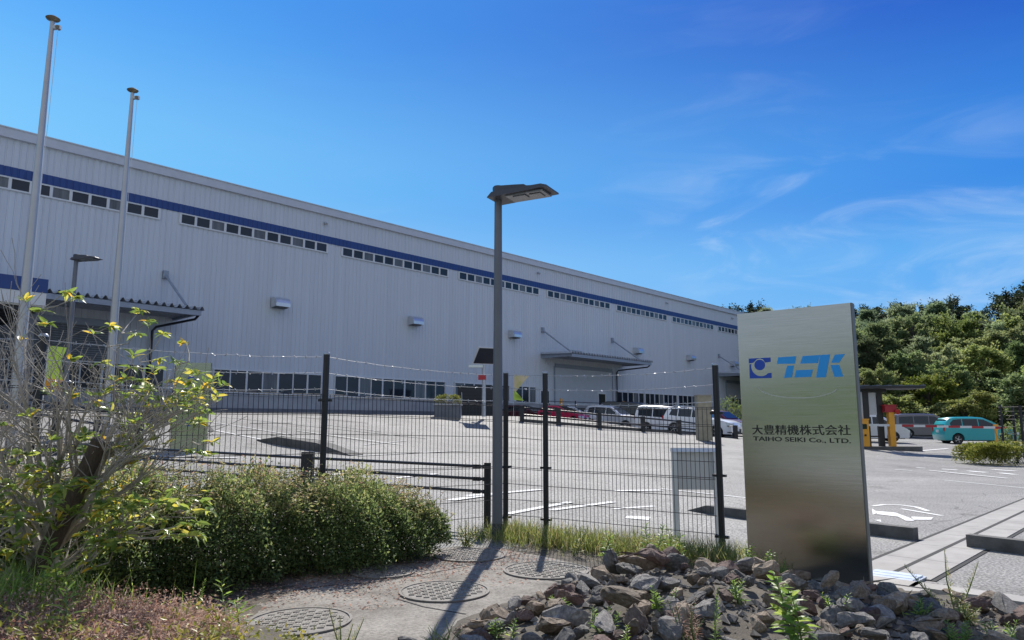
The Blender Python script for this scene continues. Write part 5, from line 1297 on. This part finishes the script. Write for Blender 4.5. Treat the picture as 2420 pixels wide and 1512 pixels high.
# ------------------------------------------------------------------ gate on the right
gp0 = lot(2082, 1062)
isl = thing('gate_island', 'dark concrete island carrying the gate shelter beside the steel sign', 'kerb', gp0, R(-4))
MB().prism([(-1.6, -.5), (1.6, -.5), (1.9, -.2), (1.9, .3), (1.6, .6), (-1.6, .6)], lambda a, b, t: (a, b, t), -.1, .16).build('island', M['kerb'], isl)
sh = thing('gate_shelter', 'black steel gate shelter with two posts and a flat roof reaching right', 'shelter', gp0 + Vector((0, 0, .16)), R(-4))
hs = at(2050, 926, gp0.y).z - gp0.z - .16
for x in (-.62, 0.05): MB().b2((x - .13, -.1, 0), (x + .13, .1, hs)).build('post', M['trimblack'], sh)
MB().b2((-.9, -.12, hs), (.4, .12, hs + .14)).build('crossbeam', M['trimblack'], sh)
rf = MB().b2((-.95, -.9, hs + .14), (1.95, .9, hs + .26)).build('roof', M['trimblack'], sh); rbm = MB()
for k in range(6): rbm.b2((-.9 + k * .54, -.85, hs + .26), (-.72 + k * .54, .85, hs + .32))
rbm.build('roof_rib', M['darkbase'], rf)
MB().b2((-.48, -.04, 1.55), (-.1, .04, hs - .03)).build('panel', M['board'], sh); MB().b2((-.9, -.03, .9), (-.76, .03, hs)).build('side_panel', M['board'], sh)
MB().b2((-.5, -.03, .45), (-.1, .03, .52)).build('rail', M['trimblack'], sh)
bm_ = thing('barrier_machine', 'yellow gate machine with a red head beside the black shelter posts', 'barrier machine', gp0 + Vector((.42, -.3, .16)), R(-4))
MB().b2((-.13, -.15, 0), (.13, .15, 1.95)).build('cabinet', M['yellow'], bm_); MB().b2((-.3, -.18, 1.68), (.24, .18, 2.0)).b2((-.36, -.22, 2.0), (.24, .22, 2.05)).build('head', M['red'], bm_)
MB().tube([(.24, -.22, 1.7), (.24, -.3, 1.7)], .13, 12).build('lamp', M['tail'], bm_)
mm = thing('ticket_machine', 'yellow ticket machine at the edge of the steel sign, left of the shelter', 'ticket machine', gp0 + Vector((-.95, -.25, .16)), R(-4))
MB().b2((-.25, -.2, 0), (.2, .2, 1.3)).build('cabinet', M['yellow'], mm); MB().b2((-.16, -.215, .85), (.1, -.199, 1.1)).build('screen', M['carglass'], mm); MB().b2((-.28, -.22, 1.3), (.23, .22, 1.36)).build('lid', M['yellow'], mm); MB().tube([(.0, -.2, .55), (0, -.24, .55)], .05, 8).build('slot', M['slot'], mm)
ar = thing('striped_boom', 'white and red striped barrier arm lowered across the lane', 'barrier', gp0 + Vector((-.8, -.35, 0)), R(-2)); za = at(2045, 1004, gp0.y).z - gp0.z
La = (2352 - 2040) / F_ * gp0.y * 1.01
for k in range(12):
    x0, x1 = k * La / 12, (k + 1) * La / 12
    MB().b2((x0, -.03, za - .055 - k * .012), (x1 - .002, .03, za + .055 - k * .012)).build('arm_segment', M['red'] if k % 2 and k > 2 else M['white'], ar)
pr = thing('arm_rest', 'thin yellow post receiving the end of the striped barrier arm', 'post', lot(2357, 1058)); MB().lathe([(.07, 0), (.07, 1.25)], 10).b2((-.12, -.06, 1.05), (.12, .06, 1.35)).build('post', M['yellow'], pr)
MB().b2((-.13, -.075, 1.12), (.13, -.061, 1.2)).build('fork', M['yellow'], pr)
# dark fence at the right edge
fx0 = at(2366, 1050, 30); rfz = thing('boundary_fence', 'black post and wire fence at the right edge behind the clipped hedge', 'fence', (fx0.x, 30, 0))
for k, px in enumerate((2366, 2395, 2413, 2440, 2470, 2500)):
    q = at(px, 1000, 30 - (0 if k == 0 else .4 * k)); h = 2.35 if k else 2.4
    pp = MB().lathe([(.05, 0), (.05, h)], 10, (q.x - fx0.x, q.y - 30, 0)).build('post', M['black'], rfz, True)
wq = at(2500, 1000, 28); w2 = MB()
for z in (.3, .6, .9, 1.2, 1.5, 1.8, 1.95, 2.12, 2.3): w2.tube([(0, 0, z), (wq.x - fx0.x, -2, z)], .006, 4)
w2.build('wire', M['wire'], rfz)
# parking kerb with a person-free lot; a second guard post of pale concrete near the notice box
p = lot(1664, 1041); cpst = thing('concrete_post', 'square pale brown concrete post standing before the white SUV', 'post', p); hcp = at(1657, 935, p.y).z - p.z
MB().b2((-.33, -.3, 0), (.33, .3, hcp)).build('shaft', mat('post_stone', (.3, .27, .2), .85, 0, .2, 3), cpst); MB().b2((-.37, -.34, hcp), (.37, .34, hcp + .05)).build('cap', M['conc'], cpst)
# pale pavement and wooded bank left of and behind the viewer, met only in the signs' reflections
pv = MB().b2((-75, -11, -.4), (-4.0, 4.0, .2)); struct(pv.build('pavement', M['plinth']))
# wooded bank behind the viewer, met only in the sign's reflection
bk = MB(); n = 40
for j in range(6):
    for i in range(n): bk.v.append((-60 + i * 3 + random.uniform(-1, 1), -11 - j * 4, -.4 + (0, 2.2, 4.4, 6.2, 7.4, 7.5)[j] + random.uniform(-.7, .7) * (j > 0)))
for j in range(5):
    for i in range(n - 1): a = j * n + i; bk.f.append((a, a + 1, a + 1 + n, a + n))
struct(bk.build('wooded_bank', mat('bank_green', (.06, .1, .022), .9, 0, .7, .8), smooth=True, sharp=80))
